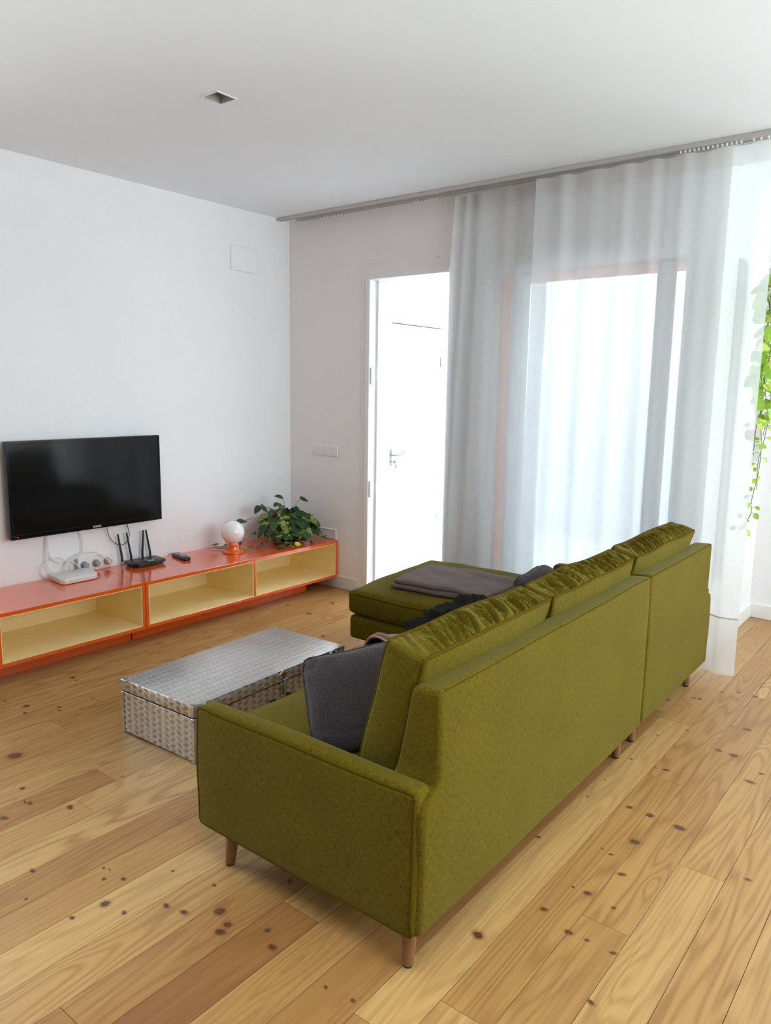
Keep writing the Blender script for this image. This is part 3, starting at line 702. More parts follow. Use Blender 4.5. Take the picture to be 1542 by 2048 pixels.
def curtain(name, label, segs, ztop, zbot, yc, zhem, tape=0.085):
    """segs: list of (x, y offset) plan points at the top and the bottom, interpolated down the drop"""
    root = thing(name, label, 'curtain', (segs[0][0][0], yc, 0))
    top = smooth_path([(a, b, 0) for a, b in segs[0]], 7); bot = smooth_path([(a, b, 0) for a, b in segs[1]], 7)
    ox = segs[0][0][0]
    def at(i, z):
        f = 1-(z-zbot)/(ztop-zbot)
        a, b = top[i], bot[i]; g = f**0.8
        x = a.x+(b.x-a.x)*g; y = a.y+(b.y-a.y)*g
        nz = noise.noise(Vector((x*3.0, z*1.1, yc*7)))*0.018*min(1, f*3)+noise.noise(Vector((x*9.0, z*2.3, 4.0)))*0.007*min(1, f*3)
        return Vector((x-ox, y+nz, z))
    S_ = [0.0]
    for i in range(1, len(top)): S_.append(S_[-1]+(top[i]-top[i-1]).length)
    def strip(nm_, za, zb, mat, nz, off=0.0, par=root):
        bm = B(); uvl = bm.loops.layers.uv.verify()
        rows = [[bm.verts.new(at(i, za+(zb-za)*k/nz)+Vector((0, off, 0))) for i in range(len(top))] for k in range(nz+1)]
        ix = {}
        for k, r_ in enumerate(rows):
            for i, v in enumerate(r_): ix[v] = (S_[i], za+(zb-za)*k/nz)
        for k in range(nz):
            for i in range(len(top)-1):
                f = bm.faces.new((rows[k][i], rows[k][i+1], rows[k+1][i+1], rows[k+1][i]))
                for l in f.loops: l[uvl].uv = ix[l.vert]
        return obj(nm_, bm, mat, par, uv=False, angle=180)
    strip('panel', zhem, ztop-tape, M['sheer'], 40)
    strip('heading_tape', ztop-tape, ztop, M['sheer2'], 4)
    strip('hem', zbot, zhem, M['sheer2'], 8)
    strip('hem_stitching', zhem-0.004, zhem+0.004, M['sheer_seam'], 1, -0.0015)
    return root
M['sheer_seam'] = sheer('hem_seam', (0.62, 0.60, 0.56), 0.05)
rc = random.Random(21)
def waves(x0, x1, lam, amp, jit=0.25, ph=0):
    n = max(2, int(round((x1-x0)/lam*2))); pts = []
    for i in range(n+1):
        x = x0+(x1-x0)*i/n + (rc.uniform(-jit, jit)*lam*0.3 if 0 < i < n else 0)
        y = (amp if (i+ph) % 2 else -amp)*rc.uniform(1-jit*2, 1.0)
        pts.append((x, y))
    return pts
# left curtain: gathered on its left, then flatter
a = waves(1.395, 1.56, 0.075, 0.030, 0.3)+waves(1.61, 1.99, 0.13, 0.018, 0.3)
b = [(1.30+(x-1.395)*1.10+(0.05 if x > 1.5 else 0.0)*0.6, y*1.25) for x, y in a]
curtain('sheer_curtain', 'left sheer white curtain, gathered beside the open doorway', (a, b), 2.462, 0.045, -0.046, 0.31)
a = waves(1.935, 3.075, 0.155, 0.019, 0.35)
b = [(x+rc.uniform(-0.02, 0.02)*(0 if i in (0, len(a)-1) else 1)+(0.01 if i == len(a)-1 else 0), y*1.5) for i, (x, y) in enumerate(a)]
curtain('sheer_curtain', 'wide right sheer white curtain, hanging behind the back of the green sofa', (a, b), 2.462, 0.045, -0.110, 0.325)

# ================================================================ sofa
def pipe(name, pts, r, mat, parent, closed=True):
    bm = B(); add_tube(bm, pts, r, 7, closed); return obj(name, bm, mat, parent)
sofa = thing('sectional_sofa', 'olive green fabric corner sofa with chaise, its back to the camera', 'sofa', (3.005, -2.57, 0), 0.011)
XR = 3.005; OX, OY = -3.005, 2.57
def lc(pts): return [(x+OX, y+OY, z) for x, y, z in pts]
ZB = 0.145
def hexs(x0, x1, y0, y1, z0, z1): return lc(hexa(x0, x1, y0, y1, z0, z1))
def wr(seed, amp, f=(6, 6, 6)):
    def w(p, u, v, ww):
        e = max(0, 1-max(abs(u), abs(v), abs(ww))**10) if False else 1
        q = Vector((p.x*f[0]+seed, p.y*f[1], p.z*f[2]))
        return p+Vector((noise.noise(q), noise.noise(q+Vector((9, 9, 9))), noise.noise(q+Vector((5, 1, 7)))))*amp
    return w
# arms : slab with slightly domed top
def arm(y0, y1, bulge_side):
    s = Soft(hexs(2.222, 2.992, y0, y1, ZB-0.03, 0.483), r=0.018, bulge=(0.004, 0.004, 0.010), n=(16, 4, 10), wrinkle=wr(3+y0, 0.004, (4, 4, 5)))
    a = obj('arm', s.build(B()), M['sofa'], sofa)
    for sg in (-1, 1):
        pipe('piping', smooth_path([Vector(p) for p in s.edge_loop(1, sg, 12, 0.0005, 0.012)], 2, True), 0.0042, M['piping'], a)
    return a
arm(-2.57, -2.503, 1); arm(-0.245, -0.175, 1)
# back frames: (x,z) profile extruded along y, leaning front
def frame(y0, y1, seed, side):
    w0 = wr(seed, 0.0035, (3, 3, 5))
    def ext(p, u, v, w):      # the rear panel runs on behind the arm, up to the arm's height
        p = w0(p, u, v, w)
        if side*v > 0.97:
            s_ = max(0.0, min(1.0, (0.478-p.z)/0.03)); p.y += side*0.064*s_
        return p
    c = lc([(2.80, y0, ZB-0.03), (XR, y0, ZB-0.03), (2.80, y1, ZB-0.03), (XR, y1, ZB-0.03), (2.925, y0, 0.70), (XR, y0, 0.706), (2.925, y1, 0.70), (XR, y1, 0.706)])
    s = Soft(c, r=0.016, bulge=(0.004, 0.0, 0.002), n=(4, 40, 26), wrinkle=ext)
    f = obj('back_frame', s.build(B()), M['sofa'], sofa)
    pts = [s.P(0.97, -1+2*i/30*0.97+0.03, 1) for i in range(31)]
    bm = B(); add_tube(bm, [p+Vector((0, 0, -0.0005)) for p in pts], 0.0022, 6); obj('seam', bm, M['piping'], f)
    return f
frame(-2.497, -1.083, 1.0, -1); frame(-1.077, -0.249, 5.0, 1)
# rear panel flush below the arms' back edge keeps the body closed
def base(name, x0, x1, y0, y1, z0, z1, r=0.018):
    s = Soft(hexs(x0, x1, y0, y1, z0, z1), r=r, bulge=(0.003, 0.003, 0), n=(10, 16, 4), wrinkle=wr(x0, 0.002))
    return obj(name, s.build(B()), M['sofa'], sofa)
base('seat_base', 2.235, 2.815, -2.50, -1.083, ZB, 0.275)
# seat cushion (long) and chaise
def topwr(seed, amp):
    def w(p, u, v, ww):
        d = noise.noise(Vector((p.x*5+seed, p.y*5, 0)))*amp*(1 if ww > 0 else 0)
        return p+Vector((0, 0, d))
    return w
s = Soft(hexs(2.225, 2.81, -2.50, -1.10, 0.28, 0.405), r=0.03, bulge=(0.012, 0.002, 0.018), n=(12, 20, 6), wrinkle=topwr(1, 0.008))
sc_ = obj('seat_cushion', s.build(B()), M['sofa'], sofa)
pipe('piping', smooth_path(s.edge_loop(2, 1, 14, 0.0008), 2, True), 0.004, M['piping'], sc_)
chc = lc([(1.535, -1.085, ZB+0.005), (2.83, -1.085, ZB+0.005), (1.475, -0.262, ZB+0.005), (2.83, -0.262, ZB+0.005),
          (1.535, -1.085, 0.268), (2.83, -1.085, 0.268), (1.475, -0.262, 0.268), (2.83, -0.262, 0.268)])
s = Soft(chc, r=0.02, bulge=(0.004, 0.003, 0), n=(16, 12, 4)); obj('chaise_base', s.build(B()), M['sofa'], sofa)
chc = lc([(1.525, -1.09, 0.275), (2.83, -1.09, 0.275), (1.455, -0.262, 0.275), (2.83, -0.262, 0.275),
          (1.525, -1.09, 0.395), (2.83, -1.09, 0.395), (1.455, -0.262, 0.405), (2.83, -0.262, 0.405)])
s = Soft(chc, r=0.034, bulge=(0.022, 0.008, 0.026), n=(20, 16, 6), wrinkle=topwr(4, 0.008))
cc = obj('chaise_cushion', s.build(B()), M['sofa'], sofa)
def rim_loop(s, w, out=0.001):   # loop round a cushion at height w on its sides
    n = 16; pts = []
    for a, b in [(-1+2*i/n, -1) for i in range(n)]+[(1, -1+2*i/n) for i in range(n)]+[(1-2*i/n, 1) for i in range(n)]+[(-1, 1-2*i/n) for i in range(n)]:
        p = s.P(a, b, w); cen = sum(s.c, Vector())/8; d = p-cen; d.z = 0; pts.append(p+d.normalized()*out)
    return pts
pipe('piping', smooth_path(rim_loop(s, 0.80), 2, True), 0.004, M['piping'], cc)
pipe('piping', smooth_path(rim_loop(s, -0.86), 2, True), 0.0035, M['piping'], cc)
# back cushions with gathered tops
def ruffle(seed, y0, y1):
    def w(p, u, v, ww):
        d = Vector((noise.noise(Vector((p.x*7+seed, p.y*4, p.z*7))), 0, noise.noise(Vector((p.x*6, p.y*4, p.z*7+seed))))) * 0.010
        k = max(0, (ww-0.4)/0.6)**1.5 * (1-abs(v)**6)
        # soft diagonal creases running across the top band
        yy = p.y*1.0+0.35*(p.x)+0.06*noise.noise(Vector((p.x*5, p.y*3, seed)))
        cr = abs(noise.noise(Vector((yy*44, p.x*7, seed*3+2))))
        cr2 = abs(noise.noise(Vector((yy*70+7, p.x*9, seed+8))))
        edge = max(0, 1-abs(u)**4)
        d += Vector((0, 0, -(0.018*(1-min(1, cr*2.6))+0.009*(1-min(1, cr2*3))+0.004)*k*edge))
        return p+d
    return w
def back_cushion(y0, y1, seed, dz=0.0, dx=0.0):
    zb, zt = 0.405, 0.765+dz
    c = lc([(2.725+dx, y0+0.01, zb), (2.862+dx, y0+0.01, zb-0.01), (2.725+dx, y1-0.01, zb), (2.862+dx, y1-0.01, zb-0.01),
            (2.842+dx, y0, zt+0.028), (2.945+dx, y0, zt), (2.842+dx, y1, zt+0.028), (2.945+dx, y1, zt)])
    s = Soft(c, r=0.016, bulge=(0.030, 0.014, 0.020), n=(16, 130, 14), wrinkle=ruffle(seed, y0, y1))
    o = obj('back_cushion', s.build(B()), M['sofa'], sofa, angle=60)
    for sg in (-1, 1):
        n = 30; seq = [(-1+2*i/n, -1) for i in range(n)]+[(1, -1+2*i/n) for i in range(n)]+[(1-2*i/n, 1) for i in range(n)]+[(-1, 1-2*i/n) for i in range(n)]
        pts = []
        cen = sum(s.c, Vector())/8
        for a, b in seq:
            p = s.P(sg*0.996, a, b); d = (p-cen); d.y *= 0.2; pts.append(p+d.normalized()*0.0012)
        pipe('piping', pts, 0.0045, M['piping'], o)
    return o
back_cushion(-2.482, -1.802, 2.3); back_cushion(-1.792, -1.092, 6.1, 0.0, 0.0); back_cushion(-1.078, -0.340, 9.7, 0.006, 0.0)
# legs
def leg(x, y, dx, dy):
    bm = B(); h = ZB
    m = Matrix(((1, 0, dx/h, 0), (0, 1, dy/h, 0), (0, 0, 1, 0), (0, 0, 0, 1)))
    T = Matrix.Translation((x+OX+0, y+OY, 0)) @ Matrix(((1, 0, -dx/h, dx), (0, 1, -dy/h, dy), (0, 0, 1, 0), (0, 0, 0, 1)))
    add_lathe(bm, [(0, 0.006), (0.0135, 0.006), (0.0150, 0.012), (0.0235, h+0.02), (0, h+0.02)], 20, mtx=T)
    l = obj('leg', bm, M['leg_wood'], sofa)
    bm = B(); add_lathe(bm, [(0, 0), (0.012, 0), (0.013, 0.006), (0, 0.006)], 16, mtx=T); obj('foot_glide', bm, M['foot'], l)
# foot positions (x,y) and lean from the top
leg(2.328, -2.525, -0.022, -0.0); leg(2.945, -2.515, 0.0, -0.004); leg(2.940, -1.165, 0.006, 0); leg(2.935, -0.99, 0.006, 0)
leg(2.935, -0.26, 0.006, 0.006); leg(2.30, -1.15, -0.02, 0); leg(1.74, -0.95, -0.02, -0.01); leg(1.70, -0.36, -0.02, 0.01)

# ================================================================ cushions, blanket, clothes, bag
def pillow(name, label, cat, loc, rot, w, hgt, th, mat, seed, wramp=0.012):
    bm = B(); n = 26; V = {}
    for sd in (1, -1):
        for i in range(n+1):
            for j in range(n+1):
                u, v = -1+2*i/n, -1+2*j/n
                if sd == -1 and (i in (0, n) or j in (0, n)): V[(sd, i, j)] = V[(1, i, j)]; continue
                f = ((1-abs(u)**2.6)*(1-abs(v)**2.6))**0.5
                pin = 1-0.07*(abs(u)**2)*(1-abs(v)**2)*0-0.0
                x = u*w/2*(1-0.10*abs(v)**5)*(1-0.03*(1-abs(v)**2)*(abs(u)))
                z = v*hgt/2*(1-0.10*abs(u)**5)*(1-0.03*(1-abs(u)**2)*(abs(v)))
                y = sd*th/2*f
                q = Vector((x*7+seed, y*7, z*7)); y += noise.noise(q)*wramp*(0.3+f); x += noise.noise(q+Vector((3, 3, 3)))*wramp*0.6; z += noise.noise(q+Vector((8, 3, 1)))*wramp*0.6
                # radial creases near corners
                rr_ = max(0, abs(u)*abs(v)-0.25)
                y += sd*0.010*rr_*math.sin(14*(u*v+seed)+8*(u-v))
                V[(sd, i, j)] = bm.verts.new((x, y, z))
    for sd in (1, -1):
        for i in range(n):
            for j in range(n):
                q = [V[(sd, i, j)], V[(sd, i+1, j)], V[(sd, i+1, j+1)], V[(sd, i, j+1)]]
                bm.faces.new(q if sd == -1 else q[::-1])
    bmesh.ops.recalc_face_normals(bm, faces=bm.faces[:])
    edge = [V[(1, i, j)].co.copy() for i, j in [(i, 0) for i in range(n)]+[(n, j) for j in range(n)]+[(n-i, n) for i in range(n)]+[(0, n-j) for j in range(n)]]
    root = obj(name, bm, mat, angle=180); tag(root, label, cat)
    pipe('edge_seam', edge, 0.0035, mat, root)
    root.location = loc; root.rotation_euler = rot
    return root
def R3(tilt, yaw, roll=0): return (Matrix.Rotation(yaw, 3, 'Z') @ Matrix.Rotation(tilt, 3, 'X') @ Matrix.Rotation(roll, 3, 'Y')).to_euler()
pillow('throw_pillow', 'dark grey velvet pillow standing in the near corner of the green sofa', 'pillow', (2.635, -2.300, 0.530), R3(-0.60, math.radians(46), -0.14), 0.36, 0.29, 0.15, M['velvet'], 1.0)
pillow('throw_pillow', 'grey velvet pillow lying on the chaise against the far back cushions', 'pillow', (2.50, -0.86, 0.492), R3(-0.95, math.radians(97), 0.0), 0.42, 0.32, 0.11, M['velvet'], 4.0)

# folded blanket on the chaise
bl = thing('folded_blanket', 'folded brown-grey fleece blanket lying on the chaise seat', 'blanket', (1.90, -0.75, 0.415))
def layer(k, x0, x1, y0, y1, z0, z1, seed):
    s = Soft([(x0+0.03, y0-0.02, z0), (x1+0.02, y0, z0), (x0-0.02, y1, z0), (x1, y1+0.03, z0), (x0+0.03, y0-0.02, z1), (x1+0.02, y0, z1), (x0-0.02, y1, z1), (x1, y1+0.03, z1)],
             r=min(0.011, (z1-z0)*0.48), bulge=(0.004, 0.004, 0.002), n=(26, 22, 3), wrinkle=lambda p, u, v, w: p+Vector((noise.noise(Vector((p.x*6+seed, p.y*6, 1)))*0.008, noise.noise(Vector((p.x*6+seed, p.y*6, 5)))*0.008, noise.noise(Vector((p.x*5+seed*0.1, p.y*11+p.x*6, 3)))*0.009*(1 if w > 0 else 0.5))))
    return obj('fold', s.build(B()), M['blanket'], bl, angle=70)
layer(0, -0.245, 0.30, -0.215, 0.185, 0.0, 0.024, 1.0); layer(1, -0.235, 0.30, -0.205, 0.18, 0.022, 0.046, 1.4)

# crumpled dark clothes between the seat and the cushions
def crumple(name, label, cat, loc, sx, sy, sz, mat, seed, sub=5, rz=0.0, amp=0.5, f=2.2):
    bm = B(); bmesh.ops.create_icosphere(bm, subdivisions=sub, radius=1)
    for v in bm.verts:
        d = v.co.normalized(); q = d*f+Vector((seed, seed*2, 0))
        k = 1+amp*(abs(noise.noise(q))*1.6-0.35)+0.16*abs(noise.noise(q*3.1))+0.07*noise.noise(q*7)
        v.co = Vector((d.x*sx*k, d.y*sy*k, max(-sz*0.55, d.z*sz*k)))
    o = obj(name, bm, mat, angle=60); tag(o, label, cat); o.location = loc; o.rotation_euler = (0, 0, rz); return o
crumple('crumpled_jacket', 'crumpled black-green jacket heaped between the chaise and the seat cushions', 'jacket', (2.44, -1.46, 0.470), 0.17, 0.30, 0.090, M['dark_cloth'], 3.3, f=3.0, rz=0.10)

# soft bag with a brown leather rim lying open on the seat
bag = thing('open_bag', 'taupe cloth bag with brown leather rim lying open behind the grey pillow', 'bag', (2.50, -1.80, 0.425), math.radians(-20))
def arch(r, h, k, y, sag=0.0): a = PI*k/24; return Vector((-r*math.cos(a), y, max(0.0, h*math.sin(a))+sag*math.sin(3*a)*0.01))
rows = [(-0.19, 0.135, 0.155), (-0.17, 0.135, 0.16), (-0.05, 0.15, 0.14), (0.10, 0.15, 0.12), (0.20, 0.13, 0.08), (0.24, 0.06, 0.03)]
bm = B(); g = [[bm.verts.new(arch(r, h, k, y, 1.0)) for k in range(25)] for y, r, h in rows]
for a, b in zip(g, g[1:]):
    for k in range(24): bm.faces.new((a[k], a[k+1], b[k+1], b[k]))
for a, b in zip(g, g[1:]): bm.faces.new((a[0], b[0], b[-1], a[-1]))
bmesh.ops.recalc_face_normals(bm, faces=bm.faces[:])
b1 = obj('bag_body', bm, M['bag_cloth'], bag, angle=60); md = b1.modifiers.new('t', 'SOLIDIFY'); md.thickness = 0.004
bm = B(); g = [[bm.verts.new(arch(r-0.008, h-0.008, k, y, 1.0)+Vector((0, 0, 0.003))) for k in range(25)] for y, r, h in rows[:5]]
for a, b in zip(g, g[1:]):
    for k in range(24): bm.faces.new((a[k], a[k+1], b[k+1], b[k]))
obj('lining', bm, M['bag_inside'], bag)
bm = B(); pts = [arch(0.137, 0.157, k, -0.192, 1.0) for k in range(25)]; add_tube(bm, pts, 0.007, 8)
pts = [arch(0.139, 0.163, k, -0.178, 1.0) for k in range(25)]; add_tube(bm, pts, 0.006, 8)
obj('leather_rim', bm, M['leather'], bag)
bm = B(); s = Soft(hexa(-0.165, -0.125, -0.215, -0.16, 0.0, 0.03), r=0.008, n=(3, 4, 3)); s.build(bm); obj('leather_tab', bm, M['leather'], bag)

# ================================================================ metal trunk
tr = thing('metal_trunk', 'low patterned aluminium trunk used as a coffee table before the sofa', 'trunk', (1.512, -1.802, 0), 0.034)
W, Ln, Ht = 0.221, 0.431, 0.2255; SP = 0.176
bm = B(); add_box(bm, -W+0.001, W-0.001, -Ln+0.001, Ln-0.001, 0.004, SP-0.0015, 0.003, 1); obj('body', bm, M['perlage'], tr)
bm = B(); add_box(bm, -W, W, -Ln, Ln, SP, Ht, 0.005, 2); obj('lid', bm, M['perlage'], tr)
for sx in (-1, 1):
    for sy in (-1, 1):
        bm = B()
        add_box(bm, min(sx*W, sx*(W-0.016)) - (0.0012 if sx < 0 else 0)+0, max(sx*W, sx*(W-0.016)) + (0.0012 if sx > 0 else 0), min(sy*(Ln+0.0012), sy*(Ln-0.001)), max(sy*(Ln+0.0012), sy*(Ln-0.001)), 0.002, SP-0.002, 0.001, 1)
        add_box(bm, min(sx*(W+0.0012), sx*(W-0.001)), max(sx*(W+0.0012), sx*(W-0.001)), min(sy*(Ln+0.0012), sy*(Ln-0.016)), max(sy*(Ln+0.0012), sy*(Ln-0.016)), 0.002, SP-0.002, 0.001, 1)
        obj('edge_strip', bm, M['edge_metal'], tr)
for sx in (-1, 1):
    for sy in (-1, 1):
        bm = B()
        c = [bm.verts.new((sx*(W-a), sy*(Ln-b), Ht+0.0014)) for a, b in ((0.002, 0.002), (0.034, 0.002), (0.002, 0.034))]
        bm.faces.new(c)
        add_box(bm, *sorted((sx*(W-0.03), sx*(W+0.0018))), *sorted((sy*(Ln-0.002), sy*(Ln+0.0018))), SP+0.004, Ht-0.002, 0.0008, 1)
        add_box(bm, *sorted((sx*(W-0.002), sx*(W+0.0018))), *sorted((sy*(Ln-0.03), sy*(Ln+0.0018))), SP+0.004, Ht-0.002, 0.0008, 1)
        bmesh.ops.recalc_face_normals(bm, faces=bm.faces[:])
        o = obj('corner_bracket', bm, M['edge_metal'], tr, smooth=False)
        bm = B(); add_lathe(bm, [(0.0028, 0), (0.0022, 0.0016), (0, 0.002)], 10, c=(sx*(W-0.011), sy*(Ln-0.011), Ht+0.0012)); obj('rivet', bm, M['steel'], o)
def rivet(p, ax):
    bm = B(); mt = Matrix.Translation(p) @ (Matrix.Rotation(PI/2, 4, 'X') if ax == 'y-' else Matrix.Rotation(PI/2, 4, 'Y'))
    add_lathe(bm, [(0.0026, 0), (0.002, 0.0014), (0, 0.0018)], 8, mtx=mt); obj('rivet', bm, M['steel'], tr)
for i in range(9):
    z = 0.012+i*(SP-0.024)/8
    for sx in (-1, 1): rivet((sx*(W-0.008), -Ln-0.0012, z), 'y-')
for sx in (-1, 1):
    for z in (SP+0.012, Ht-0.014): rivet((sx*(W-0.010), -Ln-0.0018, z), 'y-'); rivet((W+0.0018, sx*(Ln-0.012), z), 'x+')
for y in (-0.33, -0.24, 0.12, 0.2, 0.31): rivet((W+0.0004, y, SP+0.018), 'x+')
bm = B(); add_box(bm, -W-0.0006, W+0.0006, -Ln-0.0006, Ln+0.0006, SP-0.0016, SP+0.0002); obj('lid_gap', bm, M['bag_inside'], tr, smooth=False)
for y in (0.035, 0.352, -0.375):
    lt = None
    bm = B(); add_box(bm, W, W+0.004, y-0.022, y+0.022, SP+0.002, Ht-0.010, 0.0015, 1); add_lathe(bm, [(0, 0.004), (0.016, 0.004), (0.017, 0)], 20, mtx=Matrix.Translation((W, y, Ht-0.019)) @ Matrix.Rotation(PI/2, 4, 'Y'))
    add_box(bm, W, W+0.004, y-0.014, y+0.014, SP-0.06, SP-0.006, 0.0015, 1)
    lt = obj('latch', bm, M['chrome'], tr)
    bm = B(); add_box(bm, W+0.004, W+0.013, y-0.008, y+0.008, SP-0.055, SP+0.012, 0.003, 2); add_tube(bm, [(W+0.012, y-0.014, SP+0.012), (W+0.012, y+0.014, SP+0.012)], 0.004, 8); obj('latch_lever', bm, M['steel'], lt)
bm = B()
add_tube(bm, smooth_path([(W+0.010, -0.028, 0.108), (W+0.022, -0.022, 0.09), (W+0.028, 0.0, 0.072), (W+0.028, 0.04, 0.070), (W+0.022, 0.062, 0.09), (W+0.010, 0.066, 0.108)], 5), 0.007, 8)
hd = obj('handle', bm, M['black'], tr)
for y in (-0.028, 0.066):
    bm = B(); add_box(bm, W, W+0.008, y-0.014, y+0.014, 0.078, 0.118, 0.004, 2); obj('handle_mount', bm, M['black_gloss'], hd)
    bm = B(); add_lathe(bm, [(0.004, 0), (0.003, 0.002), (0, 0.0025)], 10, mtx=Matrix.Translation((W+0.008, y, 0.108)) @ Matrix.Rotation(PI/2, 4, 'Y')); obj('rivet', bm, M['chrome'], hd)

# ================================================================ orange low cabinets
def cabinet(label, ya, yb, div, plinth):
    t = thing('media_cabinet', label, 'cabinet', (0, ya, 0))
    D, z0, z1, th = 0.463, 0.079, 0.338, 0.019; n = yb-ya
    bm = B(); add_box(bm, 0.003, D, 0, n, z1-th, z1, 0.0012, 1); obj('top', bm, M['orange'], t)
    bm = B(); add_box(bm, 0.003, D, 0, n, z0, z0+th, 0.0012, 1); obj('bottom', bm, M['orange'], t)
    for a, b in ((0, th), (n-th, n)):
        bm = B(); add_box(bm, 0.003, D, a, b, z0+th, z1-th, 0.0008, 1); obj('side_panel', bm, M['orange'], t)
    d = div-ya
    bm = B(); add_box(bm, 0.012, D, d-th/2, d+th/2, z0+th, z1-th, 0.0008, 1); obj('divider', bm, M['orange'], t)
    for a, b in ((th, d-th/2), (d+th/2, n-th)):
        bm = B(); e = 0.0035; fr = D-0.0015
        add_box(bm, 0.012, 0.015, a, b, z0+th, z1-th)
        add_box(bm, 0.015, fr, a, b, z0+th, z0+th+e); add_box(bm, 0.015, fr, a, b, z1-th-e, z1-th)
        add_box(bm, 0.015, fr, a, a+e, z0+th+e, z1-th-e); add_box(bm, 0.015, fr, b-e, b, z0+th+e, z1-th-e)
        obj('lining', bm, M['cream'], t, smooth=False)
    bm = B(); add_box(bm, 0.03, 0.362, plinth[0]-ya, plinth[1]-ya, 0, z0, 0.001, 1); obj('plinth', bm, M['orange'], t)
    return t
cabinet('orange low cabinet with cream compartments, left unit, under the television', -3.09, -1.549, -2.325, (-2.95, -1.580))
cabinet('orange low cabinet with cream compartments, right unit, carrying lamp and plant', -1.546, -0.006, -0.770, (-1.572, -0.215))
ZT = 0.338

# ================================================================ television
tv = thing('television', 'flat black television mounted on the left wall above the orange cabinet', 'television', (0.0, -1.603, 0.838))
bm = B(); add_box(bm, 0.028, 0.068, -0.452, 0.452, -0.252, 0.252, 0.005, 2); obj('housing', bm, M['black_gloss'], tv)
bm = B()
for a in ((-0.452, 0.452, 0.238, 0.252), (-0.452, 0.452, -0.252, -0.228), (-0.452, -0.438, -0.228, 0.238), (0.438, 0.452, -0.228, 0.238)): add_box(bm, 0.066, 0.0705, *a, 0.0012, 1)
obj('bezel', bm, M['black_gloss'], tv)
bm = B(); add_box(bm, 0.066, 0.0685, -0.438, 0.438, -0.228, 0.238); obj('screen', bm, M['screen'], tv, smooth=False)
bm = B(); add_box(bm, 0.002, 0.03, -0.13, 0.13, -0.16, 0.13, 0.003, 1); obj('wall_bracket', bm, M['steel'], tv)
def text(name, body, size, loc, rot, mat, par, w=None):
    cu = bpy.data.curves.new(name, 'FONT'); cu.body = body; cu.size = size; cu.align_x = 'CENTER'; cu.align_y = 'CENTER'; cu.extrude = 0.0003
    tmp = bpy.data.objects.new(name, cu); C.objects.link(tmp)
    dg = bpy.context.evaluated_depsgraph_get(); me = bpy.data.meshes.new_from_object(tmp.evaluated_get(dg)); bpy.data.objects.remove(tmp)
    xs_ = [v.co.x for v in me.vertices]; s = (w/(max(xs_)-min(xs_))) if w else 1
    for v in me.vertices: v.co.x *= s
    me.materials.clear(); me.materials.append(mat); o = bpy.data.objects.new(name, me); C.objects.link(o); o.parent = par; o.location = loc; o.rotation_euler = rot; return o
M['logo'] = plain('logo_white', (0.85, 0.85, 0.87), 0.4)
text('logo_lettering', 'SAMSUNG', 0.014, (0.0712, 0.025, -0.240), (PI/2, 0, PI/2), M['logo'], tv, 0.05)
bm = B(); add_lathe(bm, [(0.0016, 0), (0.0013, 0.0008), (0, 0.001)], 12, mtx=Matrix.Translation((0.0706, -0.418, -0.240)) @ Matrix.Rotation(PI/2, 4, 'Y')); obj('indicator_light', bm, M['led_red'], tv)

# ================================================================ things on the cabinets
mb = thing('set_top_box', 'flat white box lying on the left end of the orange cabinet top', 'set-top box', (0.125, -1.745, ZT), 0.0)
q = [(-0.085, -0.105), (0.060, -0.125), (0.082, -0.110), (0.082, 0.060), (0.065, 0.085), (-0.055, 0.115), (-0.085, 0.10)]
def prism(bm, pts, z0, z1, bev=0.003):
    b = bmesh.new(); lo = [b.verts.new((x, y, z0)) for x, y in pts]; hi = [b.verts.new((x, y, z1)) for x, y in pts]
    b.faces.new(lo[::-1]); b.faces.new(hi)
    for i in range(len(pts)): b.faces.new((lo[i], lo[(i+1) % len(pts)], hi[(i+1) % len(pts)], hi[i]))
    bmesh.ops.recalc_face_normals(b, faces=b.faces[:])
    if bev: bmesh.ops.bevel(b, geom=b.edges[:], offset=bev, segments=2, profile=0.5, affect='EDGES')
    merge(bm, b)
bm = B(); prism(bm, q, 0.003, 0.032); obj('body', bm, M['white_plastic'], mb)
bm = B(); prism(bm, [(x*1.004, y*1.004) for x, y in q], 0.0155, 0.0175, 0.0); obj('seam', bm, plain('warm_grey_seam', (0.50, 0.45, 0.42), 0.5), mb)
for x, y in ((-0.06, -0.08), (0.05, -0.09), (0.05, 0.05), (-0.05, 0.09)):
    bm = B(); add_lathe(bm, [(0, 0), (0.007, 0), (0.007, 0.0035), (0, 0.0035)], 12, c=(x, y, 0)); obj('rubber_foot', bm, M['grey_plastic'], mb)

rt = thing('wifi_router', 'black router with four upright antennas on the orange cabinet top', 'router', (0.105, -1.300, ZT), 0.0)
bm = B(); prism(bm, [(-0.062, -0.085), (0.058, -0.085), (0.058, 0.085), (-0.062, 0.085)], 0.002, 0.010, 0.002)
b = bmesh.new(); lo = [(-0.058, -0.085), (0.052, -0.095), (0.072, -0.075), (0.062, 0.095), (-0.05, 0.105), (-0.066, 0.09)]
prism(bm, [(-0.068, -0.098), (0.045, -0.112), (0.076, -0.088), (0.062, 0.098), (-0.050, 0.115), (-0.070, 0.098)], 0.012, 0.028, 0.004); b.free()
obj('body', bm, M['black'], rt)
for i, (y, ty, dy) in enumerate(((-0.105, -0.125, 0), (-0.045, -0.068, 0), (0.032, 0.045, 0), (0.085, 0.062, 0))):
    bm = B(); add_tube(bm, [(-0.074, y, 0.022), (-0.076, y, 0.05), (-0.078+0.0, ty, 0.188-0.006*i*0)], [0.0075, 0.0070, 0.0048], 10)
    obj('antenna', bm, M['black'], rt)
bm = B()
for y in (-0.005, 0.005, 0.018, 0.024): add_box(bm, 0.040, 0.042, y-0.0025, y+0.0025, 0.0278, 0.0284)
obj('indicator_lights', bm, M['led_green'], rt, smooth=False)
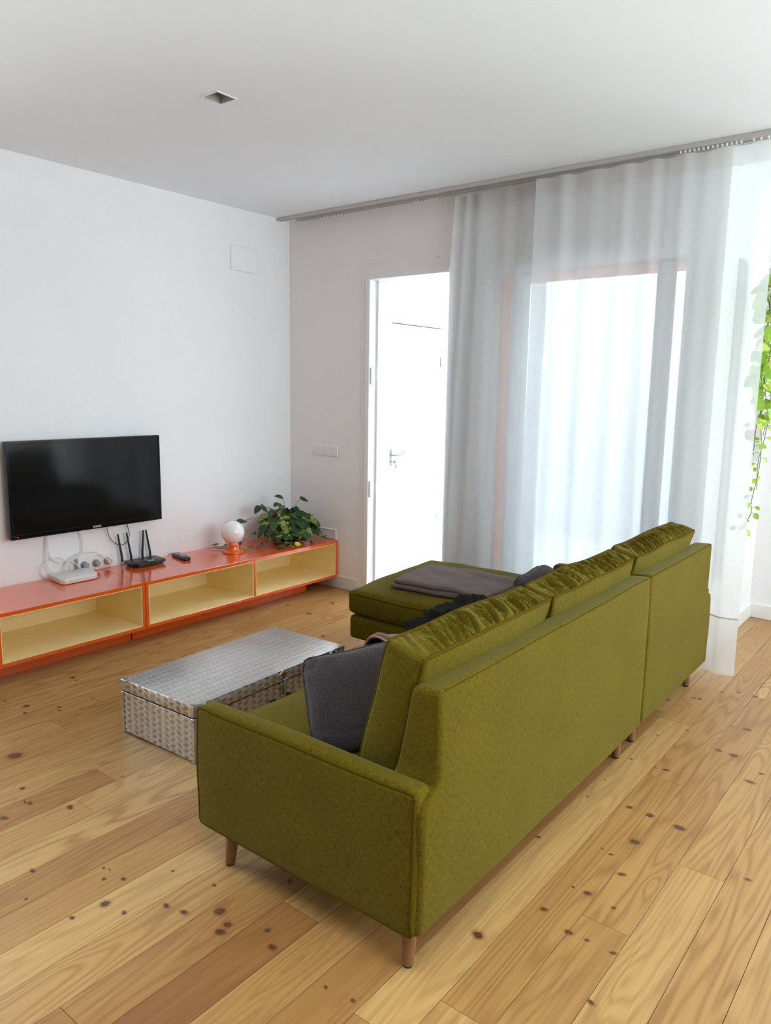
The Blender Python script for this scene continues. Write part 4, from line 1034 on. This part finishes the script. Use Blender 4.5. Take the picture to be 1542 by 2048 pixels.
bm = B(); add_box(bm, -0.004, 0.004, -0.016, 0.010, 0.0278, 0.0284); obj('logo', bm, M['grey_plastic'], rt, smooth=False)

rm = thing('remote_control', 'black remote control lying on the orange cabinet top', 'remote control', (0.125, -1.062, ZT), -0.22)
s = Soft(hexa(-0.088, 0.088, -0.024, 0.024, 0.0, 0.020), r=0.007, bulge=(0.004, 0.001, 0.002), n=(8, 4, 3)); obj('body', s.build(B()), M['black'], rm)
rb = random.Random(2)
for i in range(9):
    for j in range(3):
        bm = B(); x, y = -0.070+i*0.0145, -0.013+j*0.013
        add_box(bm, x-0.0045, x+0.0045, y-0.0045, y+0.0045, 0.0205, 0.0232, 0.001, 1); obj('button', bm, M['logo'] if (i, j) in ((2, 0), (5, 1), (6, 1)) else M['grey_plastic'], rm)

lp = thing('globe_lamp', 'small round white glass lamp on an orange foot on the cabinet', 'lamp', (0.235, -0.745, ZT))
bm = B(); add_lathe(bm, [(0, 0), (0.062, 0), (0.066, 0.004), (0.066, 0.009), (0.060, 0.013), (0.046, 0.017), (0.041, 0.024), (0.040, 0.055), (0.037, 0.057), (0, 0.057)], 48); obj('base', bm, M['orange'], lp)
bm = B(); add_lathe(bm, [(0.0385, 0.056), (0.0392, 0.058), (0.0392, 0.070), (0.0370, 0.071)], 40); obj('collar', bm, M['chrome'], lp)
bm = B(); r_, zc = 0.0735, 0.131; a0 = math.asin(0.036/r_)
add_lathe(bm, [(0.036, 0.066)]+[(r_*math.sin(PI-a0-(PI-a0)*i/24), zc+r_*math.cos(PI-a0-(PI-a0)*i/24)) for i in range(25)], 48); obj('glass_globe', bm, M['opal'], lp)
bm = B(); add_tube(bm, smooth_path([(-0.05, 0.01, 0.004), (-0.11, -0.01, 0.004), (-0.15, -0.05, 0.004), (-0.17, -0.02, 0.004), (-0.22, 0.03, 0.006)], 6), 0.003, 8); cd = obj('cord', bm, M['white_plastic'], lp)
bm = B(); s = Soft(hexa(-0.011, 0.011, -0.038, 0.038, 0, 0.020), r=0.008, bulge=(0.004, 0.002, 0.004), n=(4, 6, 4)); s.build(bm)
sw_ = obj('cord_switch', bm, M['white_plastic'], cd); sw_.location = (-0.165, 0.045, 0.0)

# cables
def cable(label, pts, r, mat, group=None):
    bm = B(); add_tube(bm, smooth_path(pts, 8), r, 8); return tag(obj('cable', bm, mat), label, 'cable', group)
X = 0.02
cable('white cable hanging in a deep loop under the left part of the television', [(0.03, -1.842, 0.62), (X, -1.840, 0.555), (X, -1.838, 0.48), (X, -1.81, 0.435), (X, -1.755, 0.421), (X, -1.69, 0.425), (X, -1.648, 0.455), (X, -1.640, 0.52), (X, -1.655, 0.575), (0.03, -1.66, 0.62)], 0.0032, M['white_plastic'])
cable('white cable dropping from the television down to the white box', [(0.03, -1.846, 0.62), (X, -1.845, 0.56), (X, -1.855, 0.48), (0.03, -1.855, 0.42), (0.04, -1.83, 0.375), (0.055, -1.80, 0.358)], 0.0032, M['white_plastic'])
cable('white cable looped in a ring behind the white box', [(0.045, -1.79, 0.352), (0.03, -1.86, 0.350), (X, -1.885, 0.385), (X, -1.87, 0.425), (X, -1.815, 0.448), (X, -1.765, 0.440), (0.025, -1.73, 0.40), (0.04, -1.725, 0.365)], 0.0028, M['white_plastic'])
cable('grey-white cable arching over the socket strip to the right', [(0.04, -1.76, 0.356), (0.025, -1.745, 0.40), (X+0.01, -1.71, 0.435), (X+0.015, -1.64, 0.452), (X+0.015, -1.57, 0.443), (0.04, -1.52, 0.405), (0.05, -1.495, 0.368), (0.05, -1.485, 0.3425)], 0.0032, M['white_plastic'])
cable('short white cable curling behind the right half of the white box', [(0.03, -1.76, 0.352), (0.03, -1.75, 0.40), (0.025, -1.72, 0.418), (0.025, -1.68, 0.385), (0.04, -1.65, 0.345)], 0.0028, M['white_plastic'])
cable('thin black cable drooping from the television towards the router', [(0.05, -1.505, 0.62), (0.03, -1.495, 0.575), (X, -1.475, 0.52), (X, -1.44, 0.475), (X, -1.395, 0.458), (X, -1.36, 0.475), (X, -1.345, 0.515), (X, -1.355, 0.57), (0.04, -1.365, 0.62)], 0.0022, M['black'])
cable('thin pale cable running behind the router antennas', [(0.035, -1.352, 0.351), (0.02, -1.33, 0.372), (0.02, -1.29, 0.375), (0.035, -1.265, 0.351)], 0.002, M['white_plastic'])
tag(obj('conduit', (lambda bm: (add_box(bm, 0.0, 0.022, -1.672-0.012, -1.672, 0.34, 0.418, 0.002, 1), bm)[1])(B()), plain('brown_grey_conduit', (0.42, 0.33, 0.30), 0.6)), 'short brownish cable cover at the left edge of the socket strip', 'cable cover')

# ================================================================ pothos plants
LEAF = [(0.0, 0.02), (0.26, -0.10), (0.44, 0.05), (0.50, 0.28), (0.43, 0.55), (0.26, 0.80), (0.0, 1.08)]
def add_leaf(bm, layer, base, tip_dir, nrm, size, col, curl=0.25, fold=0.18):
    t = tip_dir.normalized(); n = (nrm-t*nrm.dot(t))
    n = n.normalized() if n.length > 1e-4 else t.orthogonal().normalized(); s = t.cross(n)
    def P(x, y):
        bend = -curl*y*y*0.5; up = fold*abs(x)-0.25*x*x
        return base+(s*x+t*y+n*(up+bend))*size
    mid = [bm.verts.new(P(0, y)) for y in (0.0, 0.22, 0.5, 0.78, 1.08)]
    for sg in (-1, 1):
        e = [bm.verts.new(P(sg*x, y)) for x, y in ((0.24, -0.10), (0.46, 0.16), (0.44, 0.48), (0.24, 0.80))]
        m1 = [bm.verts.new(P(sg*x, y)) for x, y in ((0.22, 0.15), (0.22, 0.49))]
        fs = [(mid[0], mid[1], m1[0], e[0]), (e[0], m1[0], e[1]), (mid[1], mid[2], m1[1], m1[0]), (m1[0], m1[1], e[2], e[1]), (mid[2], mid[3], e[3], m1[1]), (m1[1], e[3], e[2]), (mid[3], mid[4], e[3])]
        for f in fs:
            f = bm.faces.new(f if sg > 0 else f[::-1])
            for l in f.loops: l[layer] = (*col, 1)
def leaves_obj(name, items, mat, par):
    bm = B(); la = bm.loops.layers.float_color.new('leaf')
    for it in items: add_leaf(bm, la, *it)
    o = obj(name, bm, mat, par, angle=180)
    md = o.modifiers.new('s', 'SUBSURF'); md.levels = 1; md.render_levels = 2
    return o
rp = random.Random(12)
px, py = 0.250, -0.275
pp = thing('potted_pothos', 'bushy variegated pothos in a black pot on the right cabinet end', 'potted plant', (px, py, ZT))
bm = B(); add_lathe(bm, [(0, 0), (0.085, 0), (0.100, 0.006), (0.112, 0.016), (0.108, 0.018), (0.094, 0.010), (0, 0.010)], 40); obj('saucer', bm, M['saucer'], pp)
prof = [(0, 0.011), (0.052, 0.011), (0.056, 0.015)]
for i in range(6): prof += [(0.0565+0.0025*i, 0.020+0.014*i), (0.0595+0.0025*i, 0.024+0.014*i), (0.0575+0.0025*i, 0.030+0.014*i)]
prof += [(0.075, 0.112), (0.075, 0.120), (0.070, 0.120), (0.068, 0.106)]
bm = B(); add_lathe(bm, prof, 40); obj('pot', bm, M['pot'], pp)
bm = B(); add_lathe(bm, [(0, 0.108), (0.069, 0.106)], 24); obj('soil', bm, M['soil'], pp)
items = []; bs = B()
def petiole(p, q, r=0.0014, sag=0.02): add_tube(bs, smooth_path([p, (Vector(p)+Vector(q))/2+Vector((0, 0, sag)), q], 4), r, 5)
# dome of upright leaves. x is limited by the wall behind
for i in range(150):
    th = rp.uniform(0, 2*PI); ph = math.acos(rp.uniform(-0.05, 0.98)); rad = rp.uniform(0.72, 1.05)
    d = Vector((math.cos(th)*math.sin(ph), math.sin(th)*math.sin(ph), math.cos(ph)))
    p = Vector((d.x*0.165*rad, d.y*0.205*rad, 0.085+d.z*0.165*rad))
    p.x = max(p.x, -px+0.04); p.y = min(p.y, -py-0.05); p.z = max(p.z, 0.03)
    tip = Vector((d.x*0.9, d.y*0.9, -0.55+0.5*d.z*rp.random()))+Vector((rp.uniform(-.4, .4), rp.uniform(-.4, .4), rp.uniform(-.3, .2)))
    nr = d*0.8+Vector((0.35, -0.45, 0.5))
    sz = rp.uniform(0.050, 0.078)
    if p.x < -0.12: tip.x = abs(tip.x)*0.2
    if p.y > 0.12: tip.y = -abs(tip.y)*0.3
    items.append((p, tip, nr, sz, (rp.random(), rp.random()**2, 0), rp.uniform(0.1, 0.5), rp.uniform(0.1, 0.3)))
    petiole((rp.uniform(-.03, .03), rp.uniform(-.03, .03), 0.11), p, 0.0013, 0.03)
for (a, b, z, t, sz) in ((-0.05, 0.00, 0.300, (-0.3, -0.9, 0.35), 0.06), (0.02, 0.10, 0.292, (0.5, 0.8, -0.25), 0.062), (-0.02, -0.06, 0.270, (0.2, -1, -0.1), 0.06), (-0.06, -0.19, 0.262, (0.3, 0.5, -0.4), 0.065), (-0.06, -0.20, 0.262, (-.1, -0.6, -0.6), 0.06), (-0.10, -0.30, 0.175, (0.2, -1.0, 0.0), 0.075)):
    p = Vector((a, b, z)); items.append((p, Vector(t), Vector((0.3, -0.3, 0.9)), sz, (rp.random()*0.4, 0.1, 0), 0.35, 0.2)); petiole((0, 0, 0.11), p, 0.0015, 0.04)
# runners trailing over the cabinet top to the left and forward
def vine(pts, n, par_bs, lo=0.032, hi=0.05, var=0.6, normal=Vector((0.25, -0.35, 0.9)), store=None, r=0.0018):
    path = smooth_path(pts, 10); add_tube(par_bs, path, r, 6)
    for k in range(n):
        i = int((k+0.5)/n*(len(path)-2))+1; p = path[i]; t = (path[min(i+1, len(path)-1)]-path[i-1]).normalized()
        side = t.cross(Vector((0, 0, 1))); side = side.normalized() if side.length > 0.05 else Vector((1, 0, 0))
        sd = side*(1 if k % 2 else -1)
        tip = sd*0.8+t*0.5+Vector((rp.uniform(-.3, .3), rp.uniform(-.3, .3), rp.uniform(-0.1, 0.3)))
        q = p+sd*0.012+Vector((0, 0, 0.010)); add_tube(par_bs, [p, q], r*0.7, 5)
        store.append((q, tip, normal+Vector((rp.uniform(-.3, .3), rp.uniform(-.3, .3), 0)), rp.uniform(lo, hi), (rp.random(), rp.random()*var+0.2, 0), 0.3, 0.25))
vine([(0.02, -0.05, 0.11), (0.04, -0.15, 0.10), (0.03, -0.24, 0.02), (0.02, -0.33, 0.008), (-0.02, -0.42, 0.012), (-0.05, -0.50, 0.02)], 9, bs, store=items)
vine([(-0.02, -0.05, 0.11), (-0.08, -0.16, 0.12), (-0.10, -0.28, 0.05), (-0.11, -0.36, 0.02), (-0.10, -0.45, 0.03), (-0.14, -0.53, 0.02)], 8, bs, store=items)
vine([(0.03, 0.0, 0.11), (0.09, -0.06, 0.10), (0.13, -0.10, 0.03), (0.15, -0.14, 0.010), (0.17, -0.20, 0.008)], 6, bs, store=items)
vine([(0.02, 0.04, 0.11), (0.07, 0.12, 0.11), (0.11, 0.19, 0.05), (0.15, 0.215, 0.02)], 6, bs, store=items)
lv = leaves_obj('foliage', items, M['leaf_dark'], pp)
st = obj('stems', bs, M['stem_brown'], pp)
o = leaves_obj('yellow_leaf', [(Vector((0.150, -0.080, 0.014)), Vector((0.35, 0.75, -0.02)), Vector((0.4, -0.6, 0.8)), 0.042, (0, 0, 0), 0.1, 0.5)], M['leaf_yellow'], pp)
o['label'] = 'bright yellow fallen leaf'

# hanging plant at the right edge of the window
hp = thing('hanging_pothos', 'lime green trailing pothos hanging beyond the right curtain edge', 'hanging plant', (3.085, 0.30, 1.80))
bm = B(); add_lathe(bm, [(0, 0), (0.055, 0), (0.075, 0.02), (0.098, 0.075), (0.103, 0.10), (0.098, 0.10), (0.09, 0.075), (0, 0.07)], 40); obj('pot', bm, M['white_ceramic'], hp)
bm = B(); add_lathe(bm, [(0.1032, 0.085), (0.1045, 0.09), (0.1045, 0.102), (0.0975, 0.103)], 40); obj('rim', bm, M['amber'], hp)
bm = B(); add_lathe(bm, [(0, 0.088), (0.096, 0.088)], 24); obj('soil', bm, M['soil'], hp)
bm = B()
for k in range(3): a = 2*PI*k/3+0.3; add_tube(bm, [(0.1*math.cos(a), 0.1*math.sin(a), 0.10), (0, 0, 0.42)], 0.0015, 6)
add_tube(bm, [(0, 0, 0.42), (0, 0, H-1.80)], 0.0018, 6); obj('hanger_cord', bm, M['white_plastic'], hp)
items = []; bs = B()
def hang(x, y, top, bot, n, swing, lo=0.045, hi=0.068, seed=0, hook=None):
    pts = [(x*0.5, y*0.5, 0.10), (x, y, 0.11)]
    m = 7
    for k in range(m+1):
        z = top+(bot-top)*k/m
        pts.append((x+swing*k/m+0.014*math.sin(k*1.7+seed), y+0.012*math.cos(k*2.1+seed), z))
    if hook: pts += hook
    path = smooth_path(pts, 8); add_tube(bs, path, 0.0022, 6)
    for k in range(n):
        i = int((k+0.6)/n*(len(path)-3))+1; p = path[i]; a = rp.uniform(0, 2*PI)
        out = Vector((math.cos(a), math.sin(a)*0.6, 0)); q = p+out*rp.uniform(0.015, 0.04)+Vector((0, 0, rp.uniform(-.005, .02)))
        add_tube(bs, [p, (p+q)/2+Vector((0, 0, 0.006)), q], 0.0013, 5)
        items.append((q, out*0.9+Vector((0, 0, -rp.uniform(0.1, 1.0))), Vector((0.4, -0.9, 0.6)), rp.uniform(lo, hi)*(1 if z_fr(p.z) > 0.5 else 0.62), (rp.random(), rp.random(), 0), 0.3, 0.2))
def z_fr(z): return max(0, min(1, (z+1.15)/1.15))
hang(-0.085, -0.02, 0.06, -0.70, 30, 0.010, seed=0.0)
hang(-0.07, 0.03, 0.06, -0.55, 22, -0.010, seed=2.0)
hang(-0.05, -0.07, 0.06, -0.62, 22, 0.012, seed=4.0)
hang(-0.065, 0.00, 0.05, -0.95, 34, 0.000, lo=0.04, hi=0.06, seed=5.0, hook=[(-0.075, 0.0, -1.02), (-0.10, 0.0, -1.08), (-0.128, -0.0, -1.125)])
hang(-0.03, 0.02, 0.05, -0.90, 18, -0.03, lo=0.03, hi=0.045, seed=7.0)
for k in range(8):
    a = 2*PI*k/8; hang(0.1*math.cos(a), 0.1*math.sin(a), 0.06, -0.2-0.3*rp.random(), 7, 0, seed=k) if math.cos(a) > -0.3 else None
leaves_obj('foliage', items, M['leaf_lime'], hp); obj('stems', bs, M['stem'], hp)
for q, t_ in (((-0.095, -0.03, -0.30), (-0.3, 0, -1)), ((-0.10, -0.03, -0.60), (-0.4, 0, -1))):
    o = leaves_obj('withered_leaf', [(Vector(q), Vector(t_), Vector((0.3, -1, 0.2)), 0.055, (0, 0, 0), 0.5, 0.4)], M['leaf_brown'], hp)
    o['label'] = 'withered brown leaf'

# ================================================================ camera, sky, light
cx, cy, cz = 3.8994943, -3.8506058, 1.38
yaw, pitch, roll, f = 0.6655999, -0.1614857, 0.0149910, 1513.62934
r = Vector((math.cos(yaw), math.sin(yaw), 0)); fw = Vector((-math.sin(yaw), math.cos(yaw), 0))
f3 = fw*math.cos(pitch)+Vector((0, 0, math.sin(pitch))); u3 = r.cross(f3)
Rr = r*math.cos(roll)+u3*math.sin(roll); U = -r*math.sin(roll)+u3*math.cos(roll)
cam = bpy.data.cameras.new('camera'); co = bpy.data.objects.new('camera', cam); C.objects.link(co)
mt = Matrix((Rr, U, -f3)).transposed().to_4x4(); mt.translation = (cx, cy, cz); co.matrix_world = mt
cam.sensor_fit = 'VERTICAL'; cam.sensor_height = 36; cam.lens = f/2048*36; cam.clip_start = 0.02; cam.clip_end = 200
SC.camera = co

w = bpy.data.worlds.new('daylight'); SC.world = w; w.use_nodes = True
nt = w.node_tree; nt.nodes.clear()
bg = nd(nt, 'ShaderNodeBackground'); bg.inputs['Color'].default_value = (0.90, 0.945, 1.01, 1); bg.inputs['Strength'].default_value = 1.0
wo = nd(nt, 'ShaderNodeOutputWorld'); L(nt, bg.outputs[0], wo.inputs[0])
def portal(name, loc, rot, sx, sy):
    l = bpy.data.lights.new(name, 'AREA'); l.shape = 'RECTANGLE'; l.size = sx; l.size_y = sy; l.cycles.is_portal = True
    o = bpy.data.objects.new(name, l); C.objects.link(o); o.location = loc; o.rotation_euler = rot
portal('portal_patio', (1.525, 1.6, 4.49), (0, 0, 0), 2.4, 2.9)
portal('portal_end', ((EW[0]+EW[1])/2, 1.40, (EW[2]+EW[3])/2), (-PI/2, 0, 0), EW[1]-EW[0], EW[3]-EW[2])
portal('portal_left', (-0.21, (LW[0]+LW[1])/2, (LW[2]+LW[3])/2), (0, -PI/2, 0), LW[3]-LW[2], LW[1]-LW[0])
portal('portal_roof', ((ADDED_SKYLIGHT[0]+ADDED_SKYLIGHT[1])/2, (ADDED_SKYLIGHT[2]+ADDED_SKYLIGHT[3])/2, H+0.17), (0, 0, 0), ADDED_SKYLIGHT[1]-ADDED_SKYLIGHT[0], ADDED_SKYLIGHT[3]-ADDED_SKYLIGHT[2])
portal('portal_right', (6.21, (RW[0]+RW[1])/2, (RW[2]+RW[3])/2), (0, PI/2, 0), RW[3]-RW[2], RW[1]-RW[0])
SC.view_settings.view_transform = 'Standard'; SC.view_settings.look = 'None'; SC.view_settings.gamma = 1.0
SC.view_settings.use_curve_mapping = False; SC.view_settings.exposure = 3.32
SC.cycles.max_bounces = 14; SC.cycles.diffuse_bounces = 8; SC.cycles.transparent_max_bounces = 16; SC.cycles.sample_clamp_indirect = 6.0
SC.cycles.caustics_reflective = False; SC.cycles.caustics_refractive = False
SC.cycles.use_denoising = True
